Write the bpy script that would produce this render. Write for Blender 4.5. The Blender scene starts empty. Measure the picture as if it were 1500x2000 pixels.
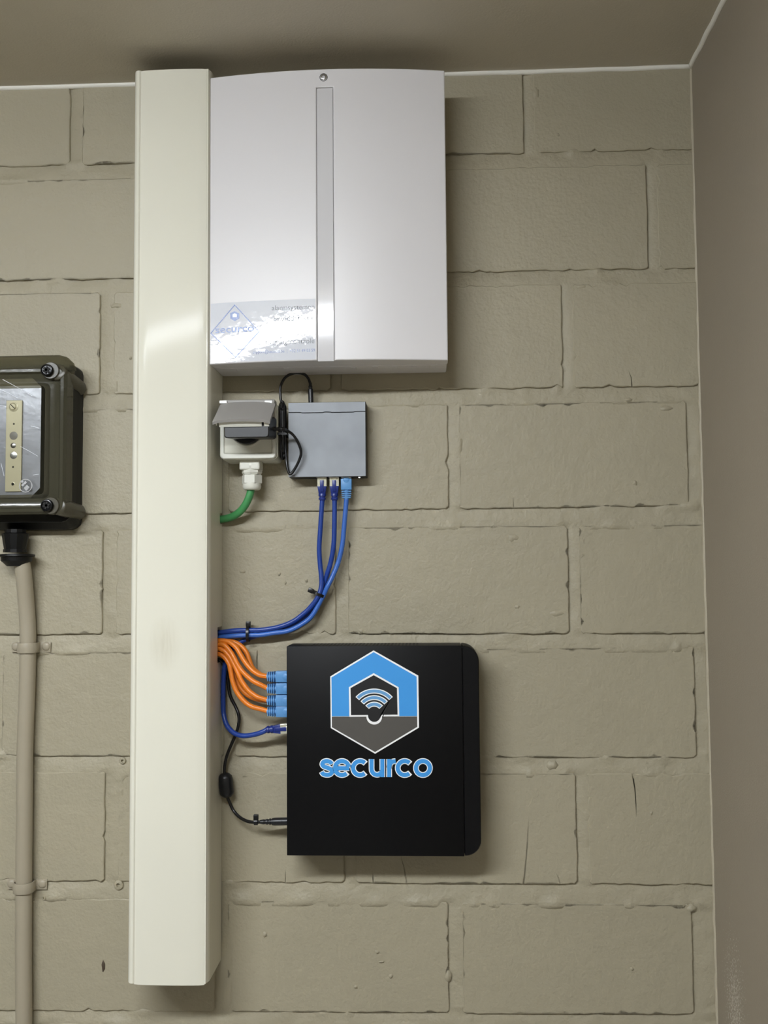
import bpy, bmesh, math, random
import numpy as np
from mathutils import Vector, Matrix
random.seed(7); rng = np.random.default_rng(7)
SC = bpy.context.scene
COL = SC.collection
Z0 = 1.5                     # height of the fifth block course's lower edge above the floor

# ------------------------------------------------------------------ camera
F_PX = 1928.97
CAM = Vector((-0.35324, -1.29621, 0.07863 + Z0))
CR = Vector((0.99882195, 0.04787095, -0.00794218))
CU = Vector((0.01087902, -0.06140431, 0.99805368))
CF = Vector((-0.04729009, 0.99696433, 0.06185276))
cd = bpy.data.cameras.new('camera'); cam = bpy.data.objects.new('camera', cd); COL.objects.link(cam)
cd.sensor_fit = 'VERTICAL'; cd.sensor_height = 36.0; cd.sensor_width = 27.0
cd.lens = F_PX / 2000 * 36.0; cd.clip_start = 0.02
cam.matrix_world = Matrix(((CR.x, CU.x, -CF.x, CAM.x), (CR.y, CU.y, -CF.y, CAM.y), (CR.z, CU.z, -CF.z, CAM.z), (0, 0, 0, 1)))
SC.camera = cam

# ------------------------------------------------------------------ world, exposure
w = bpy.data.worlds.new('world'); SC.world = w; w.use_nodes = True
w.node_tree.nodes['Background'].inputs[0].default_value = (0.9, 0.92, 1.0, 1)
w.node_tree.nodes['Background'].inputs[1].default_value = 0.0
vs = SC.view_settings
vs.view_transform = 'Standard'; vs.look = 'None'; vs.gamma = 1.0; vs.use_curve_mapping = False
vs.exposure = 0.0
LAMP_STRENGTH = 103.0

# ------------------------------------------------------------------ geometry helpers
def at(px, py, d=0.0):
    """point seen at photo pixel (px, py) standing d metres in front of the block wall"""
    r = CF + CR * ((px - 750) / F_PX) + CU * ((1000 - py) / F_PX)
    t = (-d - CAM.y) / r.y
    return CAM + r * t

def srgb(c):
    if isinstance(c, (int, float)): c = (c, c, c)
    return tuple(((v / 255) / 12.92 if v / 255 <= 0.04045 else ((v / 255 + 0.055) / 1.055) ** 2.4) for v in c) + (1.0,)

def mat(name, col, rough=0.5, metal=0.0, spec=0.5, bump=None, mottle=None, coat=0.0, emit=None):
    """bump: list of (scale, strength, distance, detail); mottle: (scale, amount)"""
    m = bpy.data.materials.new(name); m.use_nodes = True
    nt = m.node_tree; N = nt.nodes; L = nt.links; b = N['Principled BSDF']
    b.inputs['Base Color'].default_value = srgb(col)
    b.inputs['Roughness'].default_value = rough; b.inputs['Metallic'].default_value = metal
    b.inputs['Specular IOR Level'].default_value = spec
    if coat: b.inputs['Coat Weight'].default_value = coat; b.inputs['Coat Roughness'].default_value = 0.08
    g = None
    if bump or mottle:
        g = N.new('ShaderNodeNewGeometry')
    prev = None
    for (sc, st, dist, det) in (bump or []):
        n = N.new('ShaderNodeTexNoise'); n.inputs['Scale'].default_value = sc; n.inputs['Detail'].default_value = det
        L.new(g.outputs['Position'], n.inputs['Vector'])
        bp = N.new('ShaderNodeBump'); bp.inputs['Strength'].default_value = st; bp.inputs['Distance'].default_value = dist
        L.new(n.outputs['Fac'], bp.inputs['Height'])
        if prev: L.new(prev.outputs['Normal'], bp.inputs['Normal'])
        prev = bp
    if prev: L.new(prev.outputs['Normal'], b.inputs['Normal'])
    if mottle:
        n = N.new('ShaderNodeTexNoise'); n.inputs['Scale'].default_value = mottle[0]; n.inputs['Detail'].default_value = 2
        L.new(g.outputs['Position'], n.inputs['Vector'])
        r = N.new('ShaderNodeValToRGB')
        c = srgb(col); a = mottle[1]
        r.color_ramp.elements[0].position = 0.3; r.color_ramp.elements[1].position = 0.7
        r.color_ramp.elements[0].color = tuple(v * (1 - a) for v in c[:3]) + (1,)
        r.color_ramp.elements[1].color = tuple(min(1, v * (1 + a)) for v in c[:3]) + (1,)
        L.new(n.outputs['Fac'], r.inputs['Fac']); L.new(r.outputs['Color'], b.inputs['Base Color'])
    if emit:
        b.inputs['Emission Color'].default_value = emit[0] + (1,); b.inputs['Emission Strength'].default_value = emit[1]
    return m

def tag(o, label=None, cat=None, group=None, kind=None):
    if label: o['label'] = label
    if cat: o['category'] = cat
    if group: o['group'] = group
    if kind: o['kind'] = kind
    return o

def thing(name, loc, label, cat, group=None):
    o = bpy.data.objects.new(name, None); COL.objects.link(o)
    o.location = loc; o.empty_display_size = 0.02
    return tag(o, label, cat, group)

def origin_of(o):
    v = Vector(o.location)
    while o.parent: o = o.parent; v = v + Vector(o.location)
    return v

def obj(name, bm, m, parent=None, smooth=False, origin=None, label=None):
    """bm holds world coordinates; the object's origin is the parent's base (or the given origin)"""
    if parent is not None: org = origin_of(parent)
    elif origin is not None: org = Vector(origin)
    else:
        cs = [v.co for v in bm.verts]
        org = Vector((sum(c.x for c in cs) / len(cs), sum(c.y for c in cs) / len(cs), min(c.z for c in cs)))
    bmesh.ops.translate(bm, verts=bm.verts, vec=-org)
    me = bpy.data.meshes.new(name); bm.to_mesh(me); bm.free()
    for mm in (m if isinstance(m, (list, tuple)) else [m]): me.materials.append(mm)
    if smooth:
        for p in me.polygons: p.use_smooth = True
        if smooth is not True: me.set_sharp_from_angle(angle=math.radians(smooth))
    o = bpy.data.objects.new(name, me); COL.objects.link(o)
    if parent is not None: o.parent = parent
    else: o.location = org
    if label: o['label'] = label
    return o

def add_box(bm, x0, x1, y0, y1, z0, z1, bev=0.0, seg=2):
    r = bmesh.ops.create_cube(bm, size=1.0)
    vs_ = r['verts']
    for v in vs_:
        v.co = Vector((x0 + (v.co.x + .5) * (x1 - x0), y0 + (v.co.y + .5) * (y1 - y0), z0 + (v.co.z + .5) * (z1 - z0)))
    if bev > 0:
        es = list({e for v in vs_ for e in v.link_edges})
        bmesh.ops.bevel(bm, geom=es, offset=bev, segments=seg, profile=0.5, affect='EDGES')
    return bm

def box(*a, **k): return add_box(bmesh.new(), *a, **k)

def frame_for(t):
    t = t.normalized(); a = Vector((0, 0, 1)) if abs(t.z) < 0.9 else Vector((1, 0, 0))
    n = t.cross(a).normalized(); return n, t.cross(n).normalized()

def add_lathe(bm, p0, axis, prof, seg=20, rot=0.0):
    """prof: list of (distance along axis, radius)"""
    axis = axis.normalized(); n, b = frame_for(axis); rings = []
    for (s, r) in prof:
        c = p0 + axis * s
        rings.append([bm.verts.new(c + (n * math.cos(rot + 2 * math.pi * i / seg) + b * math.sin(rot + 2 * math.pi * i / seg)) * max(r, 1e-5)) for i in range(seg)])
    for a, c in zip(rings, rings[1:]):
        for i in range(seg): bm.faces.new((a[i], a[(i + 1) % seg], c[(i + 1) % seg], c[i]))
    bm.faces.new(rings[0][::-1]); bm.faces.new(rings[-1])
    return bm

def lathe(*a, **k): return add_lathe(bmesh.new(), *a, **k)

def spline(pts, n=8):
    P = [Vector(p) for p in pts]; P = [P[0] * 2 - P[1]] + P + [P[-1] * 2 - P[-2]]; out = []
    for i in range(1, len(P) - 2):
        for k in range(n):
            t = k / n; a, b, c, d = P[i - 1], P[i], P[i + 1], P[i + 2]
            out.append(0.5 * ((2 * b) + (c - a) * t + (2 * a - 5 * b + 4 * c - d) * t * t + (3 * b - a - 3 * c + d) * t ** 3))
    out.append(P[-2]); return out

def add_tube(bm, pts, r, seg=12):
    T = [(pts[min(i + 1, len(pts) - 1)] - pts[max(i - 1, 0)]).normalized() for i in range(len(pts))]
    n, _ = frame_for(T[0]); rings = []
    for i, p in enumerate(pts):
        n = (n - T[i] * n.dot(T[i])).normalized(); b = T[i].cross(n)
        rr = r(i / (len(pts) - 1)) if callable(r) else r
        rings.append([bm.verts.new(p + (n * math.cos(2 * math.pi * k / seg) + b * math.sin(2 * math.pi * k / seg)) * rr) for k in range(seg)])
    for a, c in zip(rings, rings[1:]):
        for k in range(seg): bm.faces.new((a[k], a[(k + 1) % seg], c[(k + 1) % seg], c[k]))
    bm.faces.new(rings[0][::-1]); bm.faces.new(rings[-1])
    return bm

def tube(pts, r, seg=12): return add_tube(bmesh.new(), pts, r, seg)

def add_prism(bm, poly, y0, y1):
    """poly: (x, z) outline; y0 front, y1 back"""
    a = [bm.verts.new((x, y0, z)) for x, z in poly]; b = [bm.verts.new((x, y1, z)) for x, z in poly]
    f = bm.faces.new(a); g = bm.faces.new(b[::-1])
    n = len(poly)
    for i in range(n): bm.faces.new((a[i], b[i], b[(i + 1) % n], a[(i + 1) % n]))
    bmesh.ops.triangulate(bm, faces=[f, g])
    return bm

def rrect(x0, x1, z0, z1, r, n=5, rs=None):
    """rounded rectangle; rs = radii for (bottom-left, bottom-right, top-right, top-left)"""
    rs = rs or (r, r, r, r); out = []
    for (cx, cz, a0, rr) in ((x0 + rs[0], z0 + rs[0], 180, rs[0]), (x1 - rs[1], z0 + rs[1], 270, rs[1]), (x1 - rs[2], z1 - rs[2], 0, rs[2]), (x0 + rs[3], z1 - rs[3], 90, rs[3])):
        for k in range(n + 1):
            a = math.radians(a0 + 90 * k / n); out.append((cx + rr * math.cos(a), cz + rr * math.sin(a)))
    return out

def add_loft(bm, loops, cap0=True, cap1=True):
    """loops: list of (outline, y) with equal counts"""
    R = [[bm.verts.new((x, y, z)) for x, z in o] for o, y in loops]; n = len(R[0])
    for a, b in zip(R, R[1:]):
        for i in range(n): bm.faces.new((a[i], a[(i + 1) % n], b[(i + 1) % n], b[i]))
    if cap0: bm.faces.new(R[0][::-1])
    if cap1: bm.faces.new(R[-1])
    return bm

def add_ribbon(bm, pts, wd, y, closed=False, yf=None):
    """flat print: polyline of (x, z) widened to wd, lying on the plane y (or on yf(x, z))"""
    P = [Vector((p[0], p[1])) for p in pts]; n = len(P); A, B = [], []
    for i in range(n):
        if closed: a, c = P[i - 1], P[(i + 1) % n]
        else: a, c = P[max(i - 1, 0)], P[min(i + 1, n - 1)]
        t1 = (P[i] - a); t2 = (c - P[i])
        t1 = t1.normalized() if t1.length > 1e-9 else t2.normalized(); t2 = t2.normalized() if t2.length > 1e-9 else t1
        n1 = Vector((-t1.y, t1.x)); n2 = Vector((-t2.y, t2.x)); m = (n1 + n2)
        m = m.normalized() if m.length > 1e-6 else n1
        k = wd / 2 / max(0.5, m.dot(n1))
        for s, S in ((1, A), (-1, B)):
            q = P[i] + m * k * s; yy = yf(q.x, q.y) if yf else y
            S.append(bm.verts.new((q.x, yy, q.y)))
    for i in range(n if closed else n - 1):
        j = (i + 1) % n; bm.faces.new((A[i], B[i], B[j], A[j]))
    return bm

def text_bm(txt, size, x, z, yf, align='LEFT', offset=0.0, width=None):
    cu = bpy.data.curves.new('lettering', 'FONT'); cu.body = txt; cu.size = size; cu.align_x = align; cu.offset = offset; cu.resolution_u = 4
    o = bpy.data.objects.new('lettering', cu); COL.objects.link(o)
    bpy.context.view_layer.update()
    me = o.evaluated_get(bpy.context.evaluated_depsgraph_get()).to_mesh(); bm = bmesh.new(); bm.from_mesh(me)
    bpy.data.objects.remove(o); bpy.data.curves.remove(cu)
    xs = [v.co.x for v in bm.verts]; w0 = max(xs) - min(xs); k = width / w0 if width else 1.0
    for v in bm.verts:
        X = x + v.co.x * k; Zz = z + v.co.y; v.co = Vector((X, yf(X, Zz), Zz))
    return bm

# ------------------------------------------------------------------ materials
WALLC = (161, 153, 131)
M_WALL = mat('painted_block', WALLC, 0.52, bump=[(9, .3, .004, 1), (55, .6, .0024, 3), (260, .55, .0012, 3)], mottle=(6, .03))
M_MORT = mat('painted_mortar', WALLC, 0.55, bump=[(45, .6, .003, 3), (220, .7, .0014, 4)], mottle=(12, .04))
M_PIPE = mat('painted_cable', (160, 151, 132), 0.42, bump=[(60, .25, .001, 3)])
M_CEIL = mat('painted_ceiling', (192, 184, 166), 0.6, bump=[(14, .2, .003, 3), (420, .35, .0008, 3)], mottle=(3, .03))
M_CAULK = mat('white_caulk', (235, 232, 222), 0.45, bump=[(120, .3, .001, 2)])
M_CORNER = mat('corner_bead_paint', (178, 169, 148), 0.5, bump=[(200, .5, .001, 3)])
M_TRUNK = mat('ivory_plastic', (224, 221, 206), 0.10, spec=0.045, bump=[(14, .12, .001, 2)], mottle=(7, .015))
M_ABOX = mat('white_plastic', (222, 219, 220), 0.34, bump=[(700, .08, .0003, 2)])
M_STRIP = mat('white_gloss_strip', (212, 210, 212), 0.07)
M_STICK = mat('glossy_sticker_film', (217, 219, 226), 0.035, bump=[(34, .12, .0018, 3), (190, .065, .0010, 3)])
M_INK = mat('dark_grey_ink', (64, 66, 74), 0.3)
M_INKB = mat('blue_ink', (60, 92, 158), 0.25)
M_PALE = mat('pale_print', (225, 228, 236), 0.3)
M_GREY = mat('grey_plastic', (152, 149, 145), 0.4, bump=[(900, .1, .0003, 2)])
M_GREYL = mat('light_grey_plastic', (218, 217, 206), 0.38)
M_FACE = mat('pale_faceplate', (212, 211, 198), 0.35)
M_BLACK = mat('black_plastic', (22, 23, 26), 0.36)
M_CORD = mat('black_cord', (12, 12, 14), 0.32)
M_STEEL = mat('grey_coated_steel', (144, 149, 156), 0.42, metal=0.0, bump=[(500, .12, .0004, 3)], mottle=(28, .10))
M_DARK = mat('dark_metal', (20, 20, 22), 0.5)
M_NAVY = mat('navy_cable', (30, 62, 142), 0.3)
M_BLUE = mat('blue_cable', (58, 104, 186), 0.3)
M_NBOOT = mat('navy_boot', (28, 46, 120), 0.35)
M_SKY = mat('sky_blue_boot', (92, 148, 204), 0.42)
M_PLUG = mat('clear_plug', (228, 226, 205), 0.18, metal=0.5)
M_ORG = mat('orange_cable', (226, 126, 34), 0.36, bump=[(300, .15, .0004, 2)])
M_GREEN = mat('green_cable', (66, 140, 82), 0.45)
M_NVR = mat('black_coated_steel', (9, 9, 11), 0.46, spec=0.18, bump=[(1600, .25, .0003, 2)])
M_BEZ = mat('black_bezel', (12, 12, 14), 0.4, spec=0.2)
M_LWHITE = mat('logo_white', (248, 248, 248), 0.5)
M_LBLUE = mat('logo_blue', (62, 152, 226), 0.5)
M_LBLUE2 = mat('logo_soft_blue', (104, 160, 210), 0.5)
M_LGREY = mat('logo_grey', (80, 77, 73), 0.5)
M_LBLACK = mat('logo_black', (18, 18, 20), 0.5)
M_SILVER = mat('silver_metal', (200, 200, 200), 0.25, metal=1.0)
M_ALU = mat('scratched_aluminium', (168, 170, 181), 0.28, metal=0.5, bump=[(24, .35, .002, 6), (220, .2, .0005, 3)], mottle=(16, .18))
M_BRASS = mat('brass', (222, 214, 184), 0.3, metal=0.15, bump=[(150, .12, .0006, 3)])
M_HOLE = mat('dark_hole', (14, 13, 12), 0.7)
M_BASE = mat('black_box_base', (11, 11, 11), 0.45, spec=.3, bump=[(300, .2, .0005, 3)])
M_SCREWB = mat('black_screw', (30, 30, 31), 0.22, metal=0.6)
M_CHIP = mat('brown_chip', (74, 62, 48), 0.7)
M_LED = mat('white_led', (255, 255, 255), 0.3, emit=((1, 1, 1), 3.0))
M_LAMPB = mat('lamp_housing', (230, 230, 228), 0.4)
M_DIFF = mat('lamp_diffuser', (255, 255, 255), 0.4, emit=((0.90, 0.95, 1.0), LAMP_STRENGTH))
M_FLOOR = mat('concrete_floor', (206, 203, 196), 0.6, bump=[(60, .3, .002, 4)], mottle=(5, .06))

def glassy(name, tint, refl, rough):
    m = bpy.data.materials.new(name); m.use_nodes = True; nt = m.node_tree; N = nt.nodes; L = nt.links
    N.remove(N['Principled BSDF']); out = N['Material Output']
    tr = N.new('ShaderNodeBsdfTransparent'); tr.inputs[0].default_value = tint + (1,)
    gl = N.new('ShaderNodeBsdfPrincipled'); gl.inputs['Base Color'].default_value = (0.085, 0.08, 0.052, 1); gl.inputs['Roughness'].default_value = rough
    g = N.new('ShaderNodeNewGeometry'); n = N.new('ShaderNodeTexNoise'); n.inputs['Scale'].default_value = 45; n.inputs['Detail'].default_value = 5
    bp = N.new('ShaderNodeBump'); bp.inputs['Strength'].default_value = .25; bp.inputs['Distance'].default_value = .001
    L.new(g.outputs['Position'], n.inputs['Vector']); L.new(n.outputs['Fac'], bp.inputs['Height']); L.new(bp.outputs['Normal'], gl.inputs['Normal'])
    mx = N.new('ShaderNodeMixShader'); mx.inputs[0].default_value = refl
    L.new(tr.outputs[0], mx.inputs[1]); L.new(gl.outputs[0], mx.inputs[2]); L.new(mx.outputs[0], out.inputs[0])
    return m
M_OLIVE = mat('olive_plastic', (66, 62, 48), 0.34, bump=[(80, .2, .001, 3)])
M_PANE = glassy('clear_pane', (0.92, 0.92, 0.90), 0.10, 0.06)
M_SMOKE = glassy('smoky_olive_plastic', (0.44, 0.41, 0.29), 0.60, 0.12)

def right_wall_material():
    m = mat('painted_plaster', (150, 140, 124), 0.55, bump=[(12, .25, .004, 3), (480, .4, .0008, 3)], mottle=(4, .03))
    nt = m.node_tree; N = nt.nodes; L = nt.links; b = N['Principled BSDF']
    src = b.inputs['Base Color'].links[0].from_socket
    g = N.new('ShaderNodeNewGeometry')
    # pale scuffed patch low on the wall
    sub = N.new('ShaderNodeVectorMath'); sub.operation = 'SUBTRACT'; sub.inputs[1].default_value = (0, -0.075, Z0 - 0.45)
    L.new(g.outputs['Position'], sub.inputs[0])
    sc = N.new('ShaderNodeVectorMath'); sc.operation = 'MULTIPLY'; sc.inputs[1].default_value = (1, 16, 6.5); L.new(sub.outputs[0], sc.inputs[0])
    ln = N.new('ShaderNodeVectorMath'); ln.operation = 'LENGTH'; L.new(sc.outputs[0], ln.inputs[0])
    mr = N.new('ShaderNodeMapRange'); mr.inputs[1].default_value = 1.1; mr.inputs[2].default_value = 0.2; mr.inputs[3].default_value = 0; mr.inputs[4].default_value = 0.24
    L.new(ln.outputs['Value'], mr.inputs[0])
    n = N.new('ShaderNodeTexNoise'); n.inputs['Scale'].default_value = 330; n.inputs['Detail'].default_value = 6; L.new(g.outputs['Position'], n.inputs['Vector'])
    ad = N.new('ShaderNodeMath'); ad.operation = 'ADD'; L.new(n.outputs['Fac'], ad.inputs[0]); L.new(mr.outputs[0], ad.inputs[1])
    rp = N.new('ShaderNodeMapRange'); rp.inputs[1].default_value = .73; rp.inputs[2].default_value = .80; L.new(ad.outputs[0], rp.inputs[0])
    mx = N.new('ShaderNodeMix'); mx.data_type = 'RGBA'; mx.inputs[7].default_value = srgb((196, 190, 178))
    L.new(rp.outputs[0], mx.inputs[0]); L.new(src, mx.inputs[6]); L.new(mx.outputs[2], b.inputs['Base Color'])
    return m
M_RWALL = right_wall_material()

# brown smudge on the trunking cover
def smudge(m, centre, scale, col):
    nt = m.node_tree; N = nt.nodes; L = nt.links; b = N['Principled BSDF']; src = b.inputs['Base Color'].links[0].from_socket
    g = N.new('ShaderNodeNewGeometry'); sub = N.new('ShaderNodeVectorMath'); sub.operation = 'SUBTRACT'; sub.inputs[1].default_value = centre
    L.new(g.outputs['Position'], sub.inputs[0])
    sc = N.new('ShaderNodeVectorMath'); sc.operation = 'MULTIPLY'; sc.inputs[1].default_value = scale; L.new(sub.outputs[0], sc.inputs[0])
    ln = N.new('ShaderNodeVectorMath'); ln.operation = 'LENGTH'; L.new(sc.outputs[0], ln.inputs[0])
    mr = N.new('ShaderNodeMapRange'); mr.inputs[1].default_value = 1.0; mr.inputs[2].default_value = 0.0; L.new(ln.outputs['Value'], mr.inputs[0])
    mp = N.new('ShaderNodeVectorMath'); mp.operation = 'MULTIPLY'; mp.inputs[1].default_value = (300, 60, 40); L.new(g.outputs['Position'], mp.inputs[0])
    n = N.new('ShaderNodeTexNoise'); n.inputs['Scale'].default_value = 1.0; n.inputs['Detail'].default_value = 4; L.new(mp.outputs[0], n.inputs['Vector'])
    mu = N.new('ShaderNodeMath'); mu.operation = 'MULTIPLY'; mr.inputs[4].default_value = .55; L.new(mr.outputs[0], mu.inputs[0]); L.new(n.outputs['Fac'], mu.inputs[1])
    mx = N.new('ShaderNodeMix'); mx.data_type = 'RGBA'; mx.inputs[7].default_value = srgb(col)
    L.new(mu.outputs[0], mx.inputs[0]); L.new(src, mx.inputs[6]); L.new(mx.outputs[2], b.inputs['Base Color'])
c_ = at(322, 1258, .078)
smudge(M_TRUNK, c_, (45, 5, 26), (176, 166, 140))

# ------------------------------------------------------------------ the room
M_PALEW = mat('pale_painted_plaster', (124, 118, 106), 0.55, bump=[(12, .25, .004, 3)], mottle=(4, .02))
CEIL = Z0 + 0.7508
XL, YF = -2.5, -2.5
def struct(name, bm, m, label, cat):
    o = obj(name, bm, m, origin=(0, 0, 0)); return tag(o, label, cat, kind='structure')
struct('floor', box(XL - .1, .1, YF - .1, .1, -.1, 0), M_FLOOR, 'plain grey concrete floor below the block wall', 'floor')
struct('ceiling', box(XL - .1, .1, YF - .1, .1, CEIL, CEIL + .1), M_CEIL, 'painted greige ceiling above the white alarm box', 'ceiling')
struct('wall_right', box(0, .1, YF - .1, .1, 0, CEIL), M_RWALL, 'smooth greige plastered wall right of the block wall', 'wall')
struct('wall_left', box(XL - .1, XL, YF - .1, .1, 0, CEIL), M_PALEW, 'smooth pale wall on the far left of the room', 'wall')
struct('wall_front', box(XL - .1, .1, YF - .1, YF, 0, CEIL), M_PALEW, 'smooth pale wall facing the block wall', 'wall')

# --- block wall: courses measured along the wall
BOT = {1: [(0, 322), (259, 320), (915, 308), (1021, 298), (1318, 286)], 2: [(0, 547), (259, 543.5), (911, 533), (1205, 526), (1283, 522)],
       3: [(0, 772), (169, 769), (850, 760), (1097, 757), (1340, 753)], 4: [(0, 1006), (261, 1002), (898, 992), (1316, 989)], 5: [(78, 1239), (260, 1239), (1010, 1236), (1136, 1237.5), (1374, 1237.5)],
       6: [(0, 1476.5), (235, 1476.5), (945, 1477), (1359, 1481)], 7: [(106, 1722), (200, 1720), (1023, 1727.5), (1381, 1727)], 8: [(32, 1975), (906, 1976), (1292, 1983)]}
TOP = {2: [(0, 352), (259, 351), (928, 331), (1175, 323), (1331, 319)], 3: [(0, 572), (192, 573), (915, 561), (1097, 553)], 4: [(0, 803), (169, 799), (850, 789), (906, 790), (1342, 784)],
       5: [(0, 1036), (204, 1034), (850, 1029.5), (1368, 1024)], 6: [(0, 1273), (97, 1278), (937, 1264), (1357, 1266)], 7: [(69, 1508), (958, 1511), (1381, 1511)], 8: [(97, 1757), (430, 1757), (906, 1760), (1353, 1771)]}
def linefit(pts):
    P = [at(x, y) for x, y in pts]; A = np.array([[p.x, 1] for p in P]); b = np.array([p.z for p in P])
    return tuple(np.linalg.lstsq(A, b, rcond=None)[0])
ZB = {k: linefit(v) for k, v in BOT.items()}; ZT = {k: linefit(v) for k, v in TOP.items()}
ZT[1] = (0.0, CEIL + .03)
ZT[9] = (0.0, ZB[8][1] - .022); ZB[9] = (0.0, ZT[9][1] - .138); ZT[10] = (0.0, ZB[9][1] - .02); ZB[10] = (0.0, ZT[10][1] - .14)
# vertical joints per course: (left px, right px) at the course's middle
JP = {1: [(1022, 1043), (570, 592), (137, 162), (-310, -290)], 2: [(1264, 1285), (809, 830), (355, 376), (-100, -80)], 3: [(1098, 1119), (645, 666), (195, 222), (-258, -238)],
      4: [(1343, 1367), (875, 897), (424, 446), (-32, -10)], 5: [(1110, 1132), (655, 680), (200, 227), (-255, -233)], 6: [(1358, 1382), (903, 925), (437, 459), (-18, 4)],
      7: [(1126, 1149), (672, 694), (204, 230), (-250, -228)], 8: [(1353, 1394), (876, 904), (420, 444), (-40, -16)], 9: [(1134, 1157), (672, 695), (210, 234), (-250, -228)], 10: [(1360, 1400), (890, 914), (420, 444), (-40, -16)]}
YM = {1: 220, 2: 430, 3: 660, 4: 890, 5: 1130, 6: 1370, 7: 1620, 8: 1870, 9: 1990, 10: 1990}
JX = {}
for k, js in JP.items():
    JX[k] = []
    for a, b in js:
        xa, xb = at(a, YM[k]).x, at(b, YM[k]).x
        JX[k].append((xa, min(xb, 0.02) if b < 1350 else 0.02))
XW0 = -1.75
# mortar sheet with relief
def vnoise(x, z, s, seed):
    r = np.random.default_rng(seed); T = r.random((256, 256)); u = x * s; v = z * s
    i = np.floor(u).astype(int); j = np.floor(v).astype(int); fu = u - i; fv = v - j
    fu = fu * fu * (3 - 2 * fu); fv = fv * fv * (3 - 2 * fv); i %= 256; j %= 256; i1 = (i + 1) % 256; j1 = (j + 1) % 256
    return (T[i, j] * (1 - fu) + T[i1, j] * fu) * (1 - fv) + (T[i, j1] * (1 - fu) + T[i1, j1] * fu) * fv - .5
zlo = ZB[10][1] - .02; zhi = CEIL + .02
NX, NZ = 440, 340
gx = np.linspace(XW0, 0.01, NX); gz = np.linspace(zlo, zhi, NZ); X, Zg = np.meshgrid(gx, gz, indexing='ij')
rec = np.full(X.shape, .0085); e = .007
for k in range(1, 11):
    if k < 10:
        zb = ZB[k][0] * X + ZB[k][1]; zt = ZT[k + 1][0] * X + ZT[k + 1][1]
        t = np.clip((zb - Zg) / (zb - zt), 0, 1); inside = (Zg < zb + e) & (Zg > zt - e)
        rec = np.where(inside, .0030 * (1 - t) ** 2 + .0006, rec)
    zt0 = ZT[k][0] * X + ZT[k][1]; zb0 = ZB[k][0] * X + ZB[k][1]
    for (xa, xb) in JX[k]:
        t = np.clip((X - xa) / (xb - xa), 0, 1); inside = (X > xa - e) & (X < xb + e) & (Zg < zt0) & (Zg > zb0)
        rec = np.where(inside, .0030 * (1 - t) ** 2 + .0007, rec)
rec += vnoise(X, Zg * 2, 18, 1) * .0012 + vnoise(X, Zg * 1.6, 70, 2) * .0011 + vnoise(X, Zg, 190, 3) * .0007
for _ in range(330):      # smears of mortar along the joints
    k = random.randint(1, 9); cx = random.uniform(XW0, 0); edge = random.random()
    cz = (ZB[k][0] * cx + ZB[k][1]) if edge < .5 else (ZT[k + 1][0] * cx + ZT[k + 1][1])
    sx, sz, hh = random.uniform(.004, .018), random.uniform(.003, .0055), random.uniform(.0014, .0050)
    m_ = (np.abs(X - cx) < .05) & (np.abs(Zg - cz) < .02)
    rec[m_] -= hh * np.exp(-((X[m_] - cx) / sx) ** 2 - ((Zg[m_] - cz) / sz) ** 2)
verts = [(float(X[i, j]), float(rec[i, j]), float(Zg[i, j])) for i in range(NX) for j in range(NZ)]
faces = [(i * NZ + j, (i + 1) * NZ + j, (i + 1) * NZ + j + 1, i * NZ + j + 1) for i in range(NX - 1) for j in range(NZ - 1)]
nv = len(verts)
for (x0, x1, y0, y1, z0, z1) in ((XL - .1, .1, .012, .11, 0, CEIL + .03), (XL - .1, XW0, .001, .012, 0, CEIL + .03), (XW0, .1, .001, .012, 0, zlo)):
    b0 = len(verts); verts += [(x, y, z) for x in (x0, x1) for y in (y0, y1) for z in (z0, z1)]
    faces += [tuple(b0 + i for i in f) for f in ((0, 1, 3, 2), (4, 6, 7, 5), (0, 4, 5, 1), (2, 3, 7, 6), (0, 2, 6, 4), (1, 5, 7, 3))]
me = bpy.data.meshes.new('wall_back'); me.from_pydata(verts, [], faces); me.materials.append(M_MORT)
me.polygons.foreach_set('use_smooth', [True] * ((NX - 1) * (NZ - 1)) + [False] * 18)
wall = bpy.data.objects.new('wall_back', me); COL.objects.link(wall)
tag(wall, 'greige painted block wall carrying the white trunking and the boxes', 'wall', kind='structure')

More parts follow.
